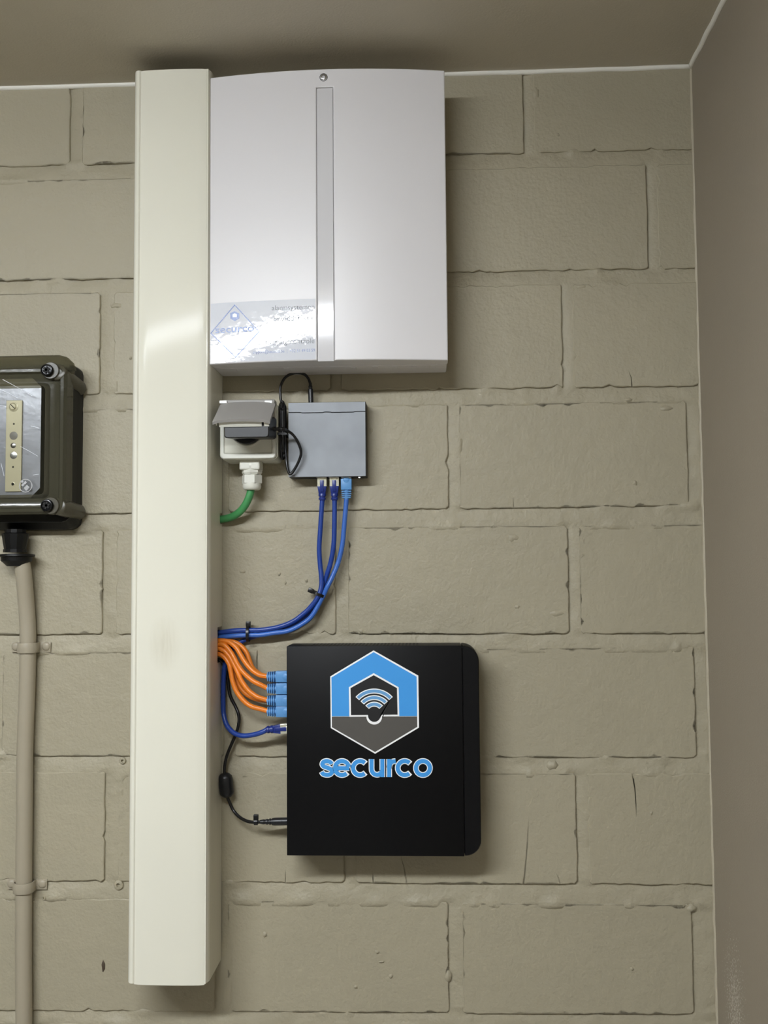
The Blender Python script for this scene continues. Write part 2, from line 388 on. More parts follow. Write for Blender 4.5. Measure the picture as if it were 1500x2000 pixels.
# cracks that run in from a block's edge: photo pixels from the edge inwards, width in metres
CRACKS = [(7, 'b', [(1022, 1727), (1025, 1705), (1029, 1660), (1031, 1625), (1033, 1595)], .0019), (7, 't', [(1235, 1512), (1240, 1540), (1242, 1570), (1242, 1597)], .0018),
          (7, 'b', [(794, 1720), (790, 1700), (784, 1674)], .0018), (7, 'b', [(729, 1722), (727, 1696), (726, 1680)], .0009), (7, 'b', [(557, 1716), (558, 1698)], .0009),
          (3, 'b', [(1234, 754), (1233, 738), (1227, 722)], .0012), (4, 'b', [(1003, 991), (1003, 980), (1001, 968)], .0009), (6, 't', [(503, 1270), (502, 1285), (502, 1300), (503, 1312)], .0014), (7, 'b', [(1094, 1727), (1090, 1713), (1086, 1703)], .0008)]
def brick_outline(xa, xb, k, cracks):
    zt = lambda x: ZT[k][0] * x + ZT[k][1]
    zb = lambda x: ZB[k][0] * x + ZB[k][1]
    step = .007; out = []
    ph = random.uniform(0, 99)
    def jit(s, amp): return amp * (math.sin(s * 61 + ph) * .5 + math.sin(s * 173 + 2 * ph) * .35 + random.uniform(-.6, .6))
    def chip(): return random.uniform(.001, .0036) if random.random() < .08 else 0.0
    # bottom left->right
    marks = sorted([(at(*c[0]).x, c) for s, c in [(c[1], (c[2], c[3])) for c in cracks] if s == 'b' for c in [(c[0][0], c)]], key=lambda q: q[0])
    x = xa + .003
    while x < xb - .003:
        while marks and marks[0][0] < x:
            mx, (_, (pts, wd)) = marks.pop(0); P = [at(px, py) for px, py in pts]
            if out and abs(out[-1][0] - mx) < .0025: out.pop()
            x = max(x, mx + .003)
            n = len(P)
            for i, p in enumerate(P): out.append((p.x - wd / 2 * (1 - i / n) - .0001, zb(p.x) if i == 0 else p.z, .00012))
            for i, p in reversed(list(enumerate(P[:-1]))): out.append((p.x + wd / 2 * (1 - i / n) + .0001, zb(p.x) if i == 0 else p.z, .00012))
        out.append((x, zb(x) + jit(x, .0010) + chip(), .0011)); x += step * random.uniform(.6, 1.4)
    rc = random.uniform(.0012, .004); out.append((xb - rc, zb(xb) + .0003, .0011)); out.append((xb, zb(xb) + rc, .0011))
    z = zb(xb) + rc + .004
    while z < zt(xb) - .006:
        out.append((xb + jit(z, .0005) - chip(), z, .0011)); z += step * random.uniform(.6, 1.4)
    rc = random.uniform(.0012, .004); out.append((xb, zt(xb) - rc, .0011)); out.append((xb - rc, zt(xb), .0011))
    marks = sorted([(at(*c[2][0]).x, c) for c in cracks if c[1] == 't'], key=lambda q: -q[0])
    x = xb - rc - .004
    while x > xa + .005:
        while marks and marks[0][0] > x:
            mx, c = marks.pop(0); P = [at(px, py) for px, py in c[2]]; wd = c[3]; n = len(P)
            if abs(out[-1][0] - mx) < .0025: out.pop()
            x = min(x, mx - .003)
            for i, p in enumerate(P): out.append((p.x + wd / 2 * (1 - i / n) + .0001, zt(p.x) if i == 0 else p.z, .00012))
            for i, p in reversed(list(enumerate(P[:-1]))): out.append((p.x - wd / 2 * (1 - i / n) - .0001, zt(p.x) if i == 0 else p.z, .00012))
        out.append((x, zt(x) + jit(x, .0010) - chip(), .0013)); x -= step * random.uniform(.6, 1.4)
    rc = random.uniform(.0012, .004); out.append((xa + rc, zt(xa), .0011)); out.append((xa, zt(xa) - rc, .0011))
    z = zt(xa) - rc - .004
    while z > zb(xa) + .006:
        out.append((xa + jit(z, .0005) + chip(), z, .0011)); z -= step * random.uniform(.6, 1.4)
    rc = random.uniform(.0012, .003); out.append((xa, zb(xa) + rc, .0011))
    return out
def make_brick(xa, xb, k):
    cr = [c for c in CRACKS if c[0] == k and xa < at(*c[2][0]).x < xb]
    O = brick_outline(xa, xb, k, cr); n = len(O)
    y0 = random.uniform(-.0009, .0005); tx = random.uniform(-.002, .002); tz = random.uniform(-.004, .004)
    cx, cz = (xa + xb) / 2, ZB[k][1] + .07
    yf = lambda x, z: y0 + tx * (x - cx) + tz * (z - cz)
    bm = bmesh.new(); A, B, Cc = [], [], []
    for i in range(n):
        a, p, c = O[i - 1], O[i], O[(i + 1) % n]
        t = Vector((c[0] - a[0], c[1] - a[1])); t = t.normalized() if t.length > 1e-9 else Vector((1, 0))
        nn = Vector((-t.y, t.x)); ins = p[2]
        ix, iz = p[0] + nn.x * ins, p[1] + nn.y * ins
        A.append(bm.verts.new((ix, yf(ix, iz), iz))); B.append(bm.verts.new((p[0], yf(p[0], p[1]) + ins * .8, p[1]))); Cc.append(bm.verts.new((p[0], .010, p[1])))
    f = bm.faces.new(A)
    for i in range(n):
        j = (i + 1) % n; bm.faces.new((A[i], B[i], B[j], A[j])); bm.faces.new((B[i], Cc[i], Cc[j], B[j]))
    bmesh.ops.triangulate(bm, faces=[f], ngon_method='EAR_CLIP')
    obj('brick', bm, M_WALL, wall)
for k in range(1, 11):
    js = sorted(JX[k]); edges = [XW0] + [v for ab in js for v in ab] + [0.004]
    for i in range(0, len(edges), 2):
        if edges[i + 1] - edges[i] > .012: make_brick(edges[i], edges[i + 1], k)
# old wall plugs and gouges, painted over
for (px, py, r_) in ((241, 1485, .0042), (233, 1727, .0060), (88, 1752, .0028)):
    p = at(px, py, -.003)
    obj('wall_plug', lathe(p, Vector((0, -1, 0)), [(0, r_), (.004, r_), (.0048, r_ * .8), (.0048, r_ * .45), (.0015, r_ * .35)], 14), M_MORT, wall, smooth=40)
def blob(px, py, rx, rz, m, name, h=.0012, seed=0):
    p = at(px, py, 0); bm = bmesh.new(); r = random.Random(seed); n = 11
    ring = [(p.x + rx * math.cos(a) * r.uniform(.55, 1.1), p.z + rz * math.sin(a) * r.uniform(.55, 1.1)) for a in [2 * math.pi * i / n for i in range(n)]]
    cv = bm.verts.new((p.x, -h, p.z)); mid = [bm.verts.new((p.x + (x - p.x) * .6, -h * .8, p.z + (z - p.z) * .6)) for x, z in ring]; lo = [bm.verts.new((x, .002, z)) for x, z in ring]
    for i in range(n):
        j = (i + 1) % n; bm.faces.new((cv, mid[i], mid[j])); bm.faces.new((mid[i], lo[i], lo[j], mid[j]))
    bmesh.ops.recalc_face_normals(bm, faces=bm.faces)
    return obj(name, bm, m, wall, smooth=True)
blob(202, 1887, .0042, .0105, M_CHIP, 'paint_chip', .0014, 4)
for i, (px, py, rx, rz) in enumerate([(474, 1116, .006, .004), (545, 1121, .004, .004), (557, 1138, .003, .004), (598, 1134, .003, .004), (517, 1825, .005, .005), (736, 1859, .004, .003), (745, 1878, .006, .0016), (763, 1906, .004, .004), (695, 1927, .004, .003),
                                      (1226, 781, .008, .004), (1300, 798, .012, .005), (1240, 943, .004, .005), (1010, 1185, .006, .005), (1000, 1050, .012, .009), (1087, 1198, .016, .006), (1350, 1775, .010, .006), (1080, 1495, .008, .009),
                                      (705, 1232, .006, .005), (725, 840, .004, .006), (875, 1908, .006, .010), (1234, 1892, .004, .003), (1048, 182, .007, .012), (1090, 263, .003, .003), (1135, 560, .010, .005), (226, 597, .012, .006), (255, 700, .003, .004), (1272, 1588, .003, .004)]):
    blob(px, py, rx, rz, M_WALL, 'paint_lump', .0016, i + 10)

# --- caulk beads
def bead(name, pts, r, m, label, wob=.0005, n=60, squash=1.0):
    P = []
    a, b = pts
    for i in range(n + 1):
        t = i / n; P.append(a.lerp(b, t) + Vector((random.uniform(-1, 1), random.uniform(-1, 1), random.uniform(-1, 1))) * wob)
    return tag(obj(name, tube(spline(P, 3), r, 8), m, origin=(0, 0, 0), smooth=True), label, 'trim', kind='structure')
bead('trim_1', (Vector((-1.75, .0002, CEIL - .0005)), Vector((0, .0002, CEIL - .0005))), .0042, M_CAULK, 'white caulk bead between the block wall and the ceiling')
bead('trim_2', (Vector((-.0003, 0, CEIL - .0003)), Vector((-.0003, -1.6, CEIL - .0003))), .0042, M_CAULK, 'white caulk bead between the right wall and the ceiling')
bead('trim_3', (Vector((0, .0005, Z0 - .66)), Vector((0, .0005, CEIL))), .0026, M_CORNER, 'thin painted bead in the corner of block wall and right wall', wob=.0006, n=90)

# ------------------------------------------------------------------ ceiling lamp (behind the camera's upper edge, lights the room)
lx, ly, lz = -1.03, -1.36, CEIL
lamp = thing('ceiling_lamp', (lx, ly, lz), 'white batten lamp fixed to the ceiling in front of the block wall', 'lamp')
def rot_lamp(bm):
    bmesh.ops.rotate(bm, verts=bm.verts, cent=(lx, ly, lz), matrix=Matrix.Rotation(math.radians(9), 3, 'Z')); return bm
obj('housing', rot_lamp(box(lx - .6, lx + .6, ly - .040, ly + .040, lz - .030, lz, bev=.004)), M_LAMPB, lamp)
obj('diffuser', rot_lamp(add_box(bmesh.new(), lx - .58, lx + .58, ly - .046, ly + .046, lz - .055, lz - .030, bev=.005, seg=3)), M_DIFF, lamp, smooth=40)

# ------------------------------------------------------------------ cable trunking
TD = .077
tb = at(330, 1921, TD).z; tt = at(330, 137, TD).z
xr = at(431, 1300, 0).x; xl = at(259, 1300, .07).x - .0015
trunk = thing('cable_trunking', ((xl + xr) / 2, 0, tb), 'tall ivory plastic cable trunking running up the block wall', 'trunking')
xs1 = at(402, 1000, TD).x; xs0 = at(269, 1000, TD).x
def arc(cx, cd_, rx, rd, a0, a1, n=8):
    return [(cx + rx * math.cos(math.radians(a0 + (a1 - a0) * i / n)), cd_ + rd * math.sin(math.radians(a0 + (a1 - a0) * i / n))) for i in range(n + 1)]
# body: profile (x, depth) from the left back, round the left corner; gap for the cover; right corner and side
def add_sweep(bm, prof, th, zs, holes=()):
    """thin wall profile along z. holes: (z0, z1, d_limit): openings where depth < d_limit"""
    n = len(prof); T = []
    for i in range(n):
        a, c = Vector(prof[max(i - 1, 0)]), Vector(prof[min(i + 1, n - 1)]); t = (c - a).normalized(); T.append(Vector((-t.y, t.x)))
    inner = [(prof[i][0] - T[i].x * th, prof[i][1] - T[i].y * th) for i in range(n)]
    VO = [[bm.verts.new((x, -d, z)) for x, d in prof] for z in zs]; VI = [[bm.verts.new((x, -d, z)) for x, d in inner] for z in zs]
    for k in range(len(zs) - 1):
        zm = (zs[k] + zs[k + 1]) / 2
        for i in range(n - 1):
            dm = (prof[i][1] + prof[i + 1][1]) / 2
            if any(h[0] < zm < h[1] and dm < h[2] for h in holes): continue
            bm.faces.new((VO[k][i], VO[k][i + 1], VO[k + 1][i + 1], VO[k + 1][i])); bm.faces.new((VI[k][i], VI[k + 1][i], VI[k + 1][i + 1], VI[k][i + 1]))
    for k in (0, len(zs) - 1):
        for i in range(n - 1): bm.faces.new((VO[k][i], VI[k][i], VI[k][i + 1], VO[k][i + 1]))
    bmesh.ops.recalc_face_normals(bm, faces=bm.faces)
    return bm
R_ = .013
hz = [(at(425, 1024, 0).z, at(425, 1003, 0).z, .014), (at(426, 1292, 0).z, at(426, 1223, 0).z, .027)]
zs = sorted({tb, tt, *[h[0] for h in hz], *[h[1] for h in hz]})
right_prof = [(xr, 0), (xr, .007), (xr, .014), (xr, .0205), (xr, .027), (xr, .035), (xr, .05)] + arc(xr - R_ * .5, TD - R_, R_ * .5, R_, 0, 78)[0:] + [(xs1 + .0016, TD + .0002), (xs1 + .0005, TD - .0012), (xs1 + .0005, TD - .006)]
bm = add_sweep(bmesh.new(), right_prof, .0016, zs, hz)
left_prof = [(xs0 - .0006, TD - .006), (xs0 - .0006, TD - .0010), (xs0 - .002, TD)] + arc(xl + R_ * .5, TD - R_, R_ * .5, R_, 100, 180) + [(xl, .04), (xl, .02), (xl, 0)]
add_sweep(bm, left_prof, .0016, [tb, tt])
add_box(bm, xl, xr, -.0016, 0.0, tb, tt)
obj('trunking_body', bm, M_TRUNK, trunk, smooth=35)
bm = bmesh.new(); ncv = 14; pr = []
for i in range(ncv + 1):
    t = i / ncv; pr.append((xs1 - .0003 + (xs0 + .0003 - xs1) * t, TD - .0004 + .0016 * (1 - (2 * t - 1) ** 2) - (.0012 if i in (0, ncv) else 0)))
add_sweep(bm, pr, .0016, [tb - .0012, tb + .3, tb + .6, tb + .9, tt - .0005])
obj('trunking_cover', bm, M_TRUNK, trunk, smooth=30)

# ------------------------------------------------------------------ alarm panel box
bx0 = at(407.5, 430, .075).x; bx1 = at(872.5, 430, .075).x
bz1 = at(872, 137, .075).z + .0; bz0 = at(872, 703.5, .075).z; bxc = (bx0 + bx1) / 2; bw = (bx1 - bx0) / 2
bx0 = max(bx0, xr + .0004)
lid_d = lambda x: .0745 + .0135 * (1 - ((x - bxc) / bw) ** 2)
abox = thing('alarm_panel_box', (bxc, 0, bz0), 'large white alarm control box with bulging lid under the ceiling', 'control box')
obj('base', box(bx0 + .001, bx1 - .0015, -.052, 0, bz0 - .0005, bz1 - .0015, bev=.002), M_ABOX, abox)
sx0 = at(618.5, 430, .087).x; sx1 = at(652, 430, .087).x; sz1 = at(635, 171, .087).z
# lid: front sheet with a slot for the strip
bm = bmesh.new()
xsn = sorted(set([bx0 + .0005 + (bx1 - bx0 - .001) * i / 40 for i in range(41) if not (sx0 - .003 < bx0 + (bx1 - bx0) * i / 40 < sx1 + .003)] + [sx0, sx1]))
zsn = [bz0, sz1, bz1]; V = {}
ev = .0015
def lv(x, d, z):
    key = (round(x, 6), round(d, 6), round(z, 6))
    if key not in V: V[key] = bm.verts.new((x, -d, z))
    return V[key]
for a, b in zip(xsn, xsn[1:]):
    slot = abs(a - sx0) < 1e-9
    for z0, z1 in zip(zsn, zsn[1:]):
        s = .0035 if slot and z0 == bz0 else 0.0
        bm.faces.new((lv(a, lid_d(a) - s, z0), lv(b, lid_d(b) - s, z0), lv(b, lid_d(b) - s, z1), lv(a, lid_d(a) - s, z1)))
        if s:
            bm.faces.new((lv(a, lid_d(a) - s, z0), lv(a, lid_d(a) - s, z1), lv(a, lid_d(a), z1), lv(a, lid_d(a), z0)))
            bm.faces.new((lv(b, lid_d(b), z0), lv(b, lid_d(b), z1), lv(b, lid_d(b) - s, z1), lv(b, lid_d(b) - s, z0)))
            bm.faces.new((lv(a, lid_d(a) - s, z1), lv(b, lid_d(b) - s, z1), lv(b, lid_d(b), z1), lv(a, lid_d(a), z1)))
    for z, fl in ((bz1, 1), (bz0, 0)):
        s = .0035 if slot and not fl else 0.0
        bm.faces.new((lv(a, lid_d(a) - s, z), lv(b, lid_d(b) - s, z), lv(b, .053, z), lv(a, .053, z)))
for x in (xsn[0], xsn[-1]):
    bm.faces.new((lv(x, lid_d(x), bz0), lv(x, lid_d(x), sz1), lv(x, lid_d(x), bz1), lv(x, .053, bz1), lv(x, .053, bz0)))
bmesh.ops.recalc_face_normals(bm, faces=bm.faces)
lid = obj('lid', bm, M_ABOX, abox, smooth=30)
bv = lid.modifiers.new('soft_edges', 'BEVEL'); bv.width = .0012; bv.segments = 2; bv.limit_method = 'ANGLE'; bv.angle_limit = math.radians(50)
strip_y = -(lid_d((sx0 + sx1) / 2) - .0010)
obj('lid_strip', box(sx0 + .0009, sx1 - .0007, strip_y, strip_y + .002, bz0 - .0012, sz1 - .0008, bev=.0004), M_STRIP, abox)
ps = at(632, 151, lid_d(at(632, 151, .087).x)); yl = -lid_d(ps.x)
obj('screw_recess', lathe(Vector((ps.x, yl + .002, ps.z)), Vector((0, -1, 0)), [(0, .0052), (.0021, .0052), (.0023, .0047), (.0012, .0044)], 24), M_DARK, abox, smooth=40)
obj('screw', lathe(Vector((ps.x, yl + .001, ps.z)), Vector((0, -1, 0)), [(0, .0042), (.0016, .0042), (.0024, .0032), (.0024, .0019), (.0008, .0017)], 18), M_SILVER, abox, smooth=40)
# moulded lugs under the base
for px in (456, 560, 690, 732, 771, 808, 845):
    p = at(px, 726, .045); obj('vent_notch', box(p.x - .0035, p.x + .0035, -.046, -.030, bz0 - .0012, bz0 + .001, bev=.0003), M_ABOX, abox)

# sticker on the lid's lower left
on_lid = lambda off: (lambda x, z: -(lid_d(x) + off))
kx0 = at(409, 650, .077).x; kx1 = at(616.5, 650, .0865).x; kz1 = at(560, 586, .085).z; kz0 = at(560, 706, .085).z
kz0 = max(kz0, bz0 + .0015); kx0 = max(kx0, bx0 + .0022)
bm = bmesh.new(); G = [[bm.verts.new((x, -(lid_d(x) + .00025), z)) for z in np.linspace(kz0, kz1, 3)] for x in np.linspace(kx0, kx1, 26)]
for a, b in zip(G, G[1:]):
    for j in range(2): bm.faces.new((a[j], b[j], b[j + 1], a[j + 1]))
stick = obj('sticker', bm, M_STICK, abox, smooth=True, label='wrinkled glossy film sticker with blue and grey print')
def L2(px, py):     # photo pixel -> (x, z) on the lid
    d = .08
    for _ in range(4): p = at(px, py, d); d = lid_d(p.x)
    return (p.x, p.z)
def dense(pts, n=8, closed=False):
    out = []; P = list(pts) + ([pts[0]] if closed else [])
    for a, b in zip(P, P[1:]): out += [(a[0] + (b[0] - a[0]) * i / n, a[1] + (b[1] - a[1]) * i / n) for i in range(n)]
    return out if closed else out + [P[-1]]
obj('diamond_outline', add_ribbon(bmesh.new(), dense([L2(458.5, 596), L2(506, 648), L2(460, 698), L2(412, 651)], 8, True), .0011, 0, True, on_lid(.0006)), M_INKB, stick)
hexp = [(458.5, 607.5), (467.5, 612.5), (467.5, 622), (459, 627.5), (450, 622.5), (450, 612)]
bm = bmesh.new(); q = [L2(*p) for p in hexp]; bm.faces.new([bm.verts.new((x, on_lid(.0006)(x, z), z)) for x, z in q]); obj('emblem', bm, M_INKB, stick)
bm = bmesh.new(); q = [L2(*p) for p in [(458.7, 612), (463, 614.5), (463, 620), (454.5, 620), (454.5, 614.5)]]; bm.faces.new([bm.verts.new((x, on_lid(.0008)(x, z), z)) for x, z in q]); obj('emblem_house', bm, M_PALE, stick)
def lid_text(name, txt, px0, px1, pyb, hpx, m, off=.0):
    a = L2(px0, pyb); b = L2(px1, pyb); size = hpx / 1600 / .72
    bm = text_bm(txt, size, a[0], a[1], on_lid(.0006), offset=off, width=b[0] - a[0])
    xs = min(v.co.x for v in bm.verts)
    for v in bm.verts: v.co.x += a[0] - xs
    return obj(name, bm, m, stick)
lid_text('lettering', 'securco', 421, 496, 651, 15, M_INKB, .00018)
lid_text('lettering', 'alarmsystemen', 531, 614, 606.5, 10.5, M_INK, -.00004)
lid_text('lettering', 'branddetectie', 535, 614, 627.5, 10.5, M_INK, -.00004)
lid_text('lettering', 'toegangscontrole', 518, 614, 673.5, 10.5, M_INK, -.00004)
lid_text('lettering', 'support@securco.be  |  +32 51 49 03 59', 494, 615, 691, 6.6, M_INKB, -.00004)

# ------------------------------------------------------------------ wall socket with flap
sf = .050
fx0 = at(429, 880, sf).x; fx1 = at(538.5, 880, sf).x; fz0 = at(485, 895.5, sf).z; fz1 = at(485, 786, sf).z
sock = thing('wall_socket', ((fx0 + fx1) / 2, 0, fz0), 'pale surface-mounted wall socket with open grey flap beside the trunking', 'socket')
fx0 = max(fx0, xr + .001)
bm = bmesh.new(); add_loft(bm, [(rrect(fx0 - .0005, fx1 + .0015, fz0 - .0015, fz1 + .001, .006), 0.0), (rrect(fx0, fx1 + .001, fz0 - .001, fz1 + .001, .006), -.040)])
obj('back_box', bm, M_GREYL, sock, smooth=40)
bm = bmesh.new(); o1 = rrect(fx0 + .0002, fx1, fz0, fz1, .005); o2 = rrect(fx0 + .001, fx1 - .0008, fz0 + .0008, fz1 - .001, .005); o3 = rrect(fx0 + .0052, fx1 - .0045, fz0 + .0062, fz1 - .004, .0012)
add_loft(bm, [(o1, -.040), (o1, -.0488), (o2, -.050), (o3, -.050), (o3, -.0478)], cap0=True, cap1=True)
obj('cover_frame', bm, M_GREYL, sock, smooth=30)
bm = bmesh.new(); o1 = rrect(fx0 + .0058, fx1 - .005, fz0 + .0068, fz1 - .005, .0012); o2 = rrect(fx0 + .0066, fx1 - .0058, fz0 + .0085, fz1 - .006, .0012)
add_loft(bm, [(o1, -.047), (o1, -.0488), (o2, -.0496)])
obj('faceplate', bm, M_FACE, sock, smooth=30)
pc = at(482, 837.5, sf); rs = .0240
bm = bmesh.new(); add_lathe(bm, Vector((pc.x, -.0485, pc.z)), Vector((0, -1, 0)), [(0, rs), (.0016, rs), (.0022, rs - .0012), (.0022, rs - .0024), (-.001 + .0022, rs - .003)], 40)
obj('socket_ring', bm, M_FACE, sock, smooth=40)
# flap: hinged at the top, tilted outwards over the adapter
hx0 = at(433, 786, .056).x - .0005; hx1 = at(537, 786, .056).x
zt_ = at(485, 785, .056).z; zb_ = at(468, 821.5, .104).z
ux = Vector((1, 0, 0)); dn = Vector((0, -(.104 - .056), zb_ - zt_)); ln = dn.length; dn.normalize(); nz = ux.cross(dn).normalized()
if nz.y > 0: nz = -nz
org = Vector((hx0, -.056, zt_)); Wf = hx1 - hx0 + .002
def flap_pt(u, v, h): return org + ux * u + dn * v + nz * h
bm = bmesh.new(); nu = 10; rows = []
for v in (0, .004, ln * .5, ln):
    rows.append([bm.verts.new(flap_pt(-.001 + (Wf + .0) * i / nu, v, .0022 * (1 - (2 * i / nu - 1) ** 2) - (.003 if v == 0 else 0) - (.0015 if i in (0, nu) else 0))) for i in range(nu + 1)])
rows2 = [[bm.verts.new(v.co - nz * (.0035 if k else .001)) for v in r] for k, r in enumerate(rows)]
for A, B, sgn in ((rows, None, 1), (rows2, None, -1)):
    for a, b in zip(A, A[1:]):
        for i in range(nu): bm.faces.new((a[i], a[i + 1], b[i + 1], b[i]) if sgn > 0 else (a[i], b[i], b[i + 1], a[i + 1]))
for i in range(nu):
    bm.faces.new((rows[0][i], rows2[0][i], rows2[0][i + 1], rows[0][i + 1])); bm.faces.new((rows[-1][i], rows[-1][i + 1], rows2[-1][i + 1], rows2[-1][i]))
for k in range(3):
    bm.faces.new((rows[k][0], rows[k + 1][0], rows2[k + 1][0], rows2[k][0])); bm.faces.new((rows[k][nu], rows2[k][nu], rows2[k + 1][nu], rows[k + 1][nu]))
bmesh.ops.recalc_face_normals(bm, faces=bm.faces)
flap = obj('flap', bm, M_GREY, sock, smooth=35)
# flap rim below, side cheeks, hinge knuckles
bm = bmesh.new()
def flap_box(u0, u1, v0, v1, h0, h1):
    q = [bm.verts.new(flap_pt(u, v, h)) for u in (u0, u1) for v in (v0, v1) for h in (h0, h1)]
    for f in ((0, 1, 3, 2), (4, 6, 7, 5), (0, 4, 5, 1), (2, 3, 7, 6), (0, 2, 6, 4), (1, 5, 7, 3)): bm.faces.new([q[i] for i in f])
flap_box(.006, Wf - .012, ln - .0055, ln - .0035, -.010, -.003)
flap_box(Wf - .009, Wf - .003, ln - .0055, ln - .0035, -.010, -.003)
flap_box(.002, .0035, .006, ln - .004, -.008, -.003); flap_box(Wf - .0045, Wf - .003, .006, ln - .004, -.008, -.003)
bmesh.ops.recalc_face_normals(bm, faces=bm.faces)
obj('flap_rim', bm, M_GREYL, flap)
obj('hinge_cover', box(hx0 + .002, fx1, -.058, -.040, zt_ - .006, zt_ + .003, bev=.002), M_GREY, sock, smooth=40)
for px in (437, 525):
    p = at(px, 786, .057); obj('hinge_knuckle', box(p.x - .005, p.x + .005, -.0605, -.052, p.z - .0018, p.z + .0020, bev=.0008), M_LWHITE, sock)
# gland under the socket
gp = at(491, 893, .024)
gl = obj('gland_neck', box(gp.x - .0132, gp.x + .0132, -.0385, -.010, fz0 - .013, fz0 - .0005, bev=.002), M_GREYL, sock)
gx = at(492, 910, .026); dnv = Vector((0, 0, -1)); gz = fz0 - .008
zz = lambda py: at(492, py, .030).z
g0 = Vector((gx.x, -.0255, zz(905)))
obj('gland_ring', lathe(g0, dnv, [(-.004, .0125), (0, .0125), (.0012, .0132), (.0062, .0132), (.0068, .0128), (.0068, .0122), (.0082, .0122)], 28), M_GREYL, gl, smooth=40)
obj('gland_collar', lathe(Vector((gx.x, -.0255, zz(917))), dnv, [(0, .0128), (.0006, .0133), (.0045, .0133), (.005, .0125), (.0065, .0118)], 8), M_GREYL, gl)
obj('hex_nut', lathe(Vector((gx.x, -.0255, zz(927))), dnv, [(0, .0118), (.0008, .0134), (.0110, .0134), (.0118, .0126)], 6, rot=.62), M_GREYL, gl)
obj('dome_nut', lathe(Vector((gx.x, -.0255, zz(944))), dnv, [(-.001, .0118), (.004, .0120), (.0070, .0112), (.0085, .0092), (.0085, .0052)], 28), M_GREYL, gl, smooth=40)

# green supply cable from the gland into the trunking
gpts = [Vector((gx.x, -.0255, zz(946)))] + [at(*p) for p in ((489.5, 960, .0255), (486, 972, .0250), (478, 988, .0225), (466, 1001.5, .018), (450, 1010.5, .0125), (432, 1014, .0085), (418, 1015, .0085))]
tag(obj('power_cable', tube(spline(gpts, 8), .0050, 16), M_GREEN, smooth=True), 'thick green cable curving from the socket gland into the trunking', 'cable')

# ------------------------------------------------------------------ power adapter with cord to the switch
ax0 = at(438, 846, .094).x; ax1 = at(525, 846, .094).x; az1 = at(480, 834, .094).z; az0 = at(480, 855.5, .094).z
adp = thing('power_adapter', ((ax0 + ax1) / 2, -.07, az0), 'black plug-in power adapter with coiled cord, held in the wall socket', 'adapter')
bm = bmesh.new()
o_b = rrect(ax0 + .001, ax1 + .003, az0 + .0036, az1 + .018, .004); o_f = rrect(ax0, ax1, az0 + .0005, az1 + .012, .003); o_ff = rrect(ax0 + .001, ax1 - .001, az0 + .0015, az1 + .011, .003)
add_loft(bm, [(o_b, -.0525), (o_b, -.060), (o_f, -.090), (o_f, -.0930), (o_ff, -.0942)])
obj('housing', bm, M_BLACK, adp, smooth=40)
obj('plug_face', lathe(Vector((pc.x, -.0495, pc.z)), Vector((0, -1, 0)), [(0, .0205), (.0045, .0205), (.0055, .0195)], 32), M_BLACK, adp, smooth=40)
sr = at(536, 838, .066)
obj('strain_relief', lathe(at(533, 838, .066), (at(556, 838, .060) - at(533, 838, .066)), [(0, .0032), (.004, .0030), (.0045, .0024), (.006, .0024), (.0065, .0029), (.008, .0028), (.0085, .0022), (.0105, .0022), (.011, .0026), (.015, .0022)], 12), M_CORD, adp, smooth=40)
cr_ = .0018
# cord: out of the adapter, front loop over the switch, folded bundle, then up and over to the barrel plug
path = [at(553, 838, .060), at(561, 841, .052), at(573, 850, .046), at(583, 866, .042), (at(588, 884, .040)), at(583, 902, .038), at(573, 920, .036), at(566.5, 926, .036), at(562, 917, .034), at(559.5, 900, .032), at(557, 870, .030), at(555, 835, .031), at(553, 805, .033), at(551, 792, .030), at(548.5, 788, .026), at(547, 796, .022), at(548, 830, .018), at(549, 870, .014), at(552, 893, .013), at(556, 880, .014), at(557, 840, .016), at(556, 800, .017), at(553, 786, .016), at(549, 783, .015), at(547.5, 770, .014), at(548, 755, .014), at(555, 740, .014), at(566, 731.5, .014), at(580, 728.5, .014), at(594, 731, .014), at(602, 739, .014), at(606, 750, .014)]
obj('cord', tube(spline(path, 7), cr_, 8), M_CORD, adp, smooth=True)
# further turns of the folded bundle, tied together
turns = [((546.5, .020, 790, 888), (552, .026)), ((549, .034, 788, 892), (555, .029)), ((552, .037, 790, 880), (557, .024))]
for i, ((px, d, y0, y1), (px2, d2)) in enumerate(turns):
    loop = [at(px, y0 + 10, d), at(px, (y0 + y1) / 2, d), at(px + .5, y1 - 6, d), at((px + px2) / 2, y1 + 4, (d + d2) / 2), at(px2, y1 - 6, d2), at(px2 - .5, (y0 + y1) / 2, d2), at(px2, y0 + 10, d2), at((px + px2) / 2, y0, (d + d2) / 2)]
    obj('cord_turn', tube(spline(loop + [loop[0]], 7), cr_ * 1.02, 8), M_CORD, adp, smooth=True)
bm = bmesh.new(); c = at(552, 850, .026)
add_loft(bm, [(rrect(c.x - .0072, c.x + .0072, c.z - .0015, c.z + .0015, .0012), -.040), (rrect(c.x - .0072, c.x + .0072, c.z - .0015, c.z + .0015, .0012), -.011)])
obj('cord_tie', bm, M_CORD, adp)
bp0 = at(607.5, 787, .014); bp1 = at(606, 748, .014)
obj('barrel_plug', lathe(bp0, bp1 - bp0, [(0, .0034), (.017, .0034), (.0185, .0031), (.0192, .0024), (.0205, .0024), (.021, .0028), (.0225, .0026), (.023, .0021), (.027, .0019)], 14), M_BLACK, adp, smooth=40)

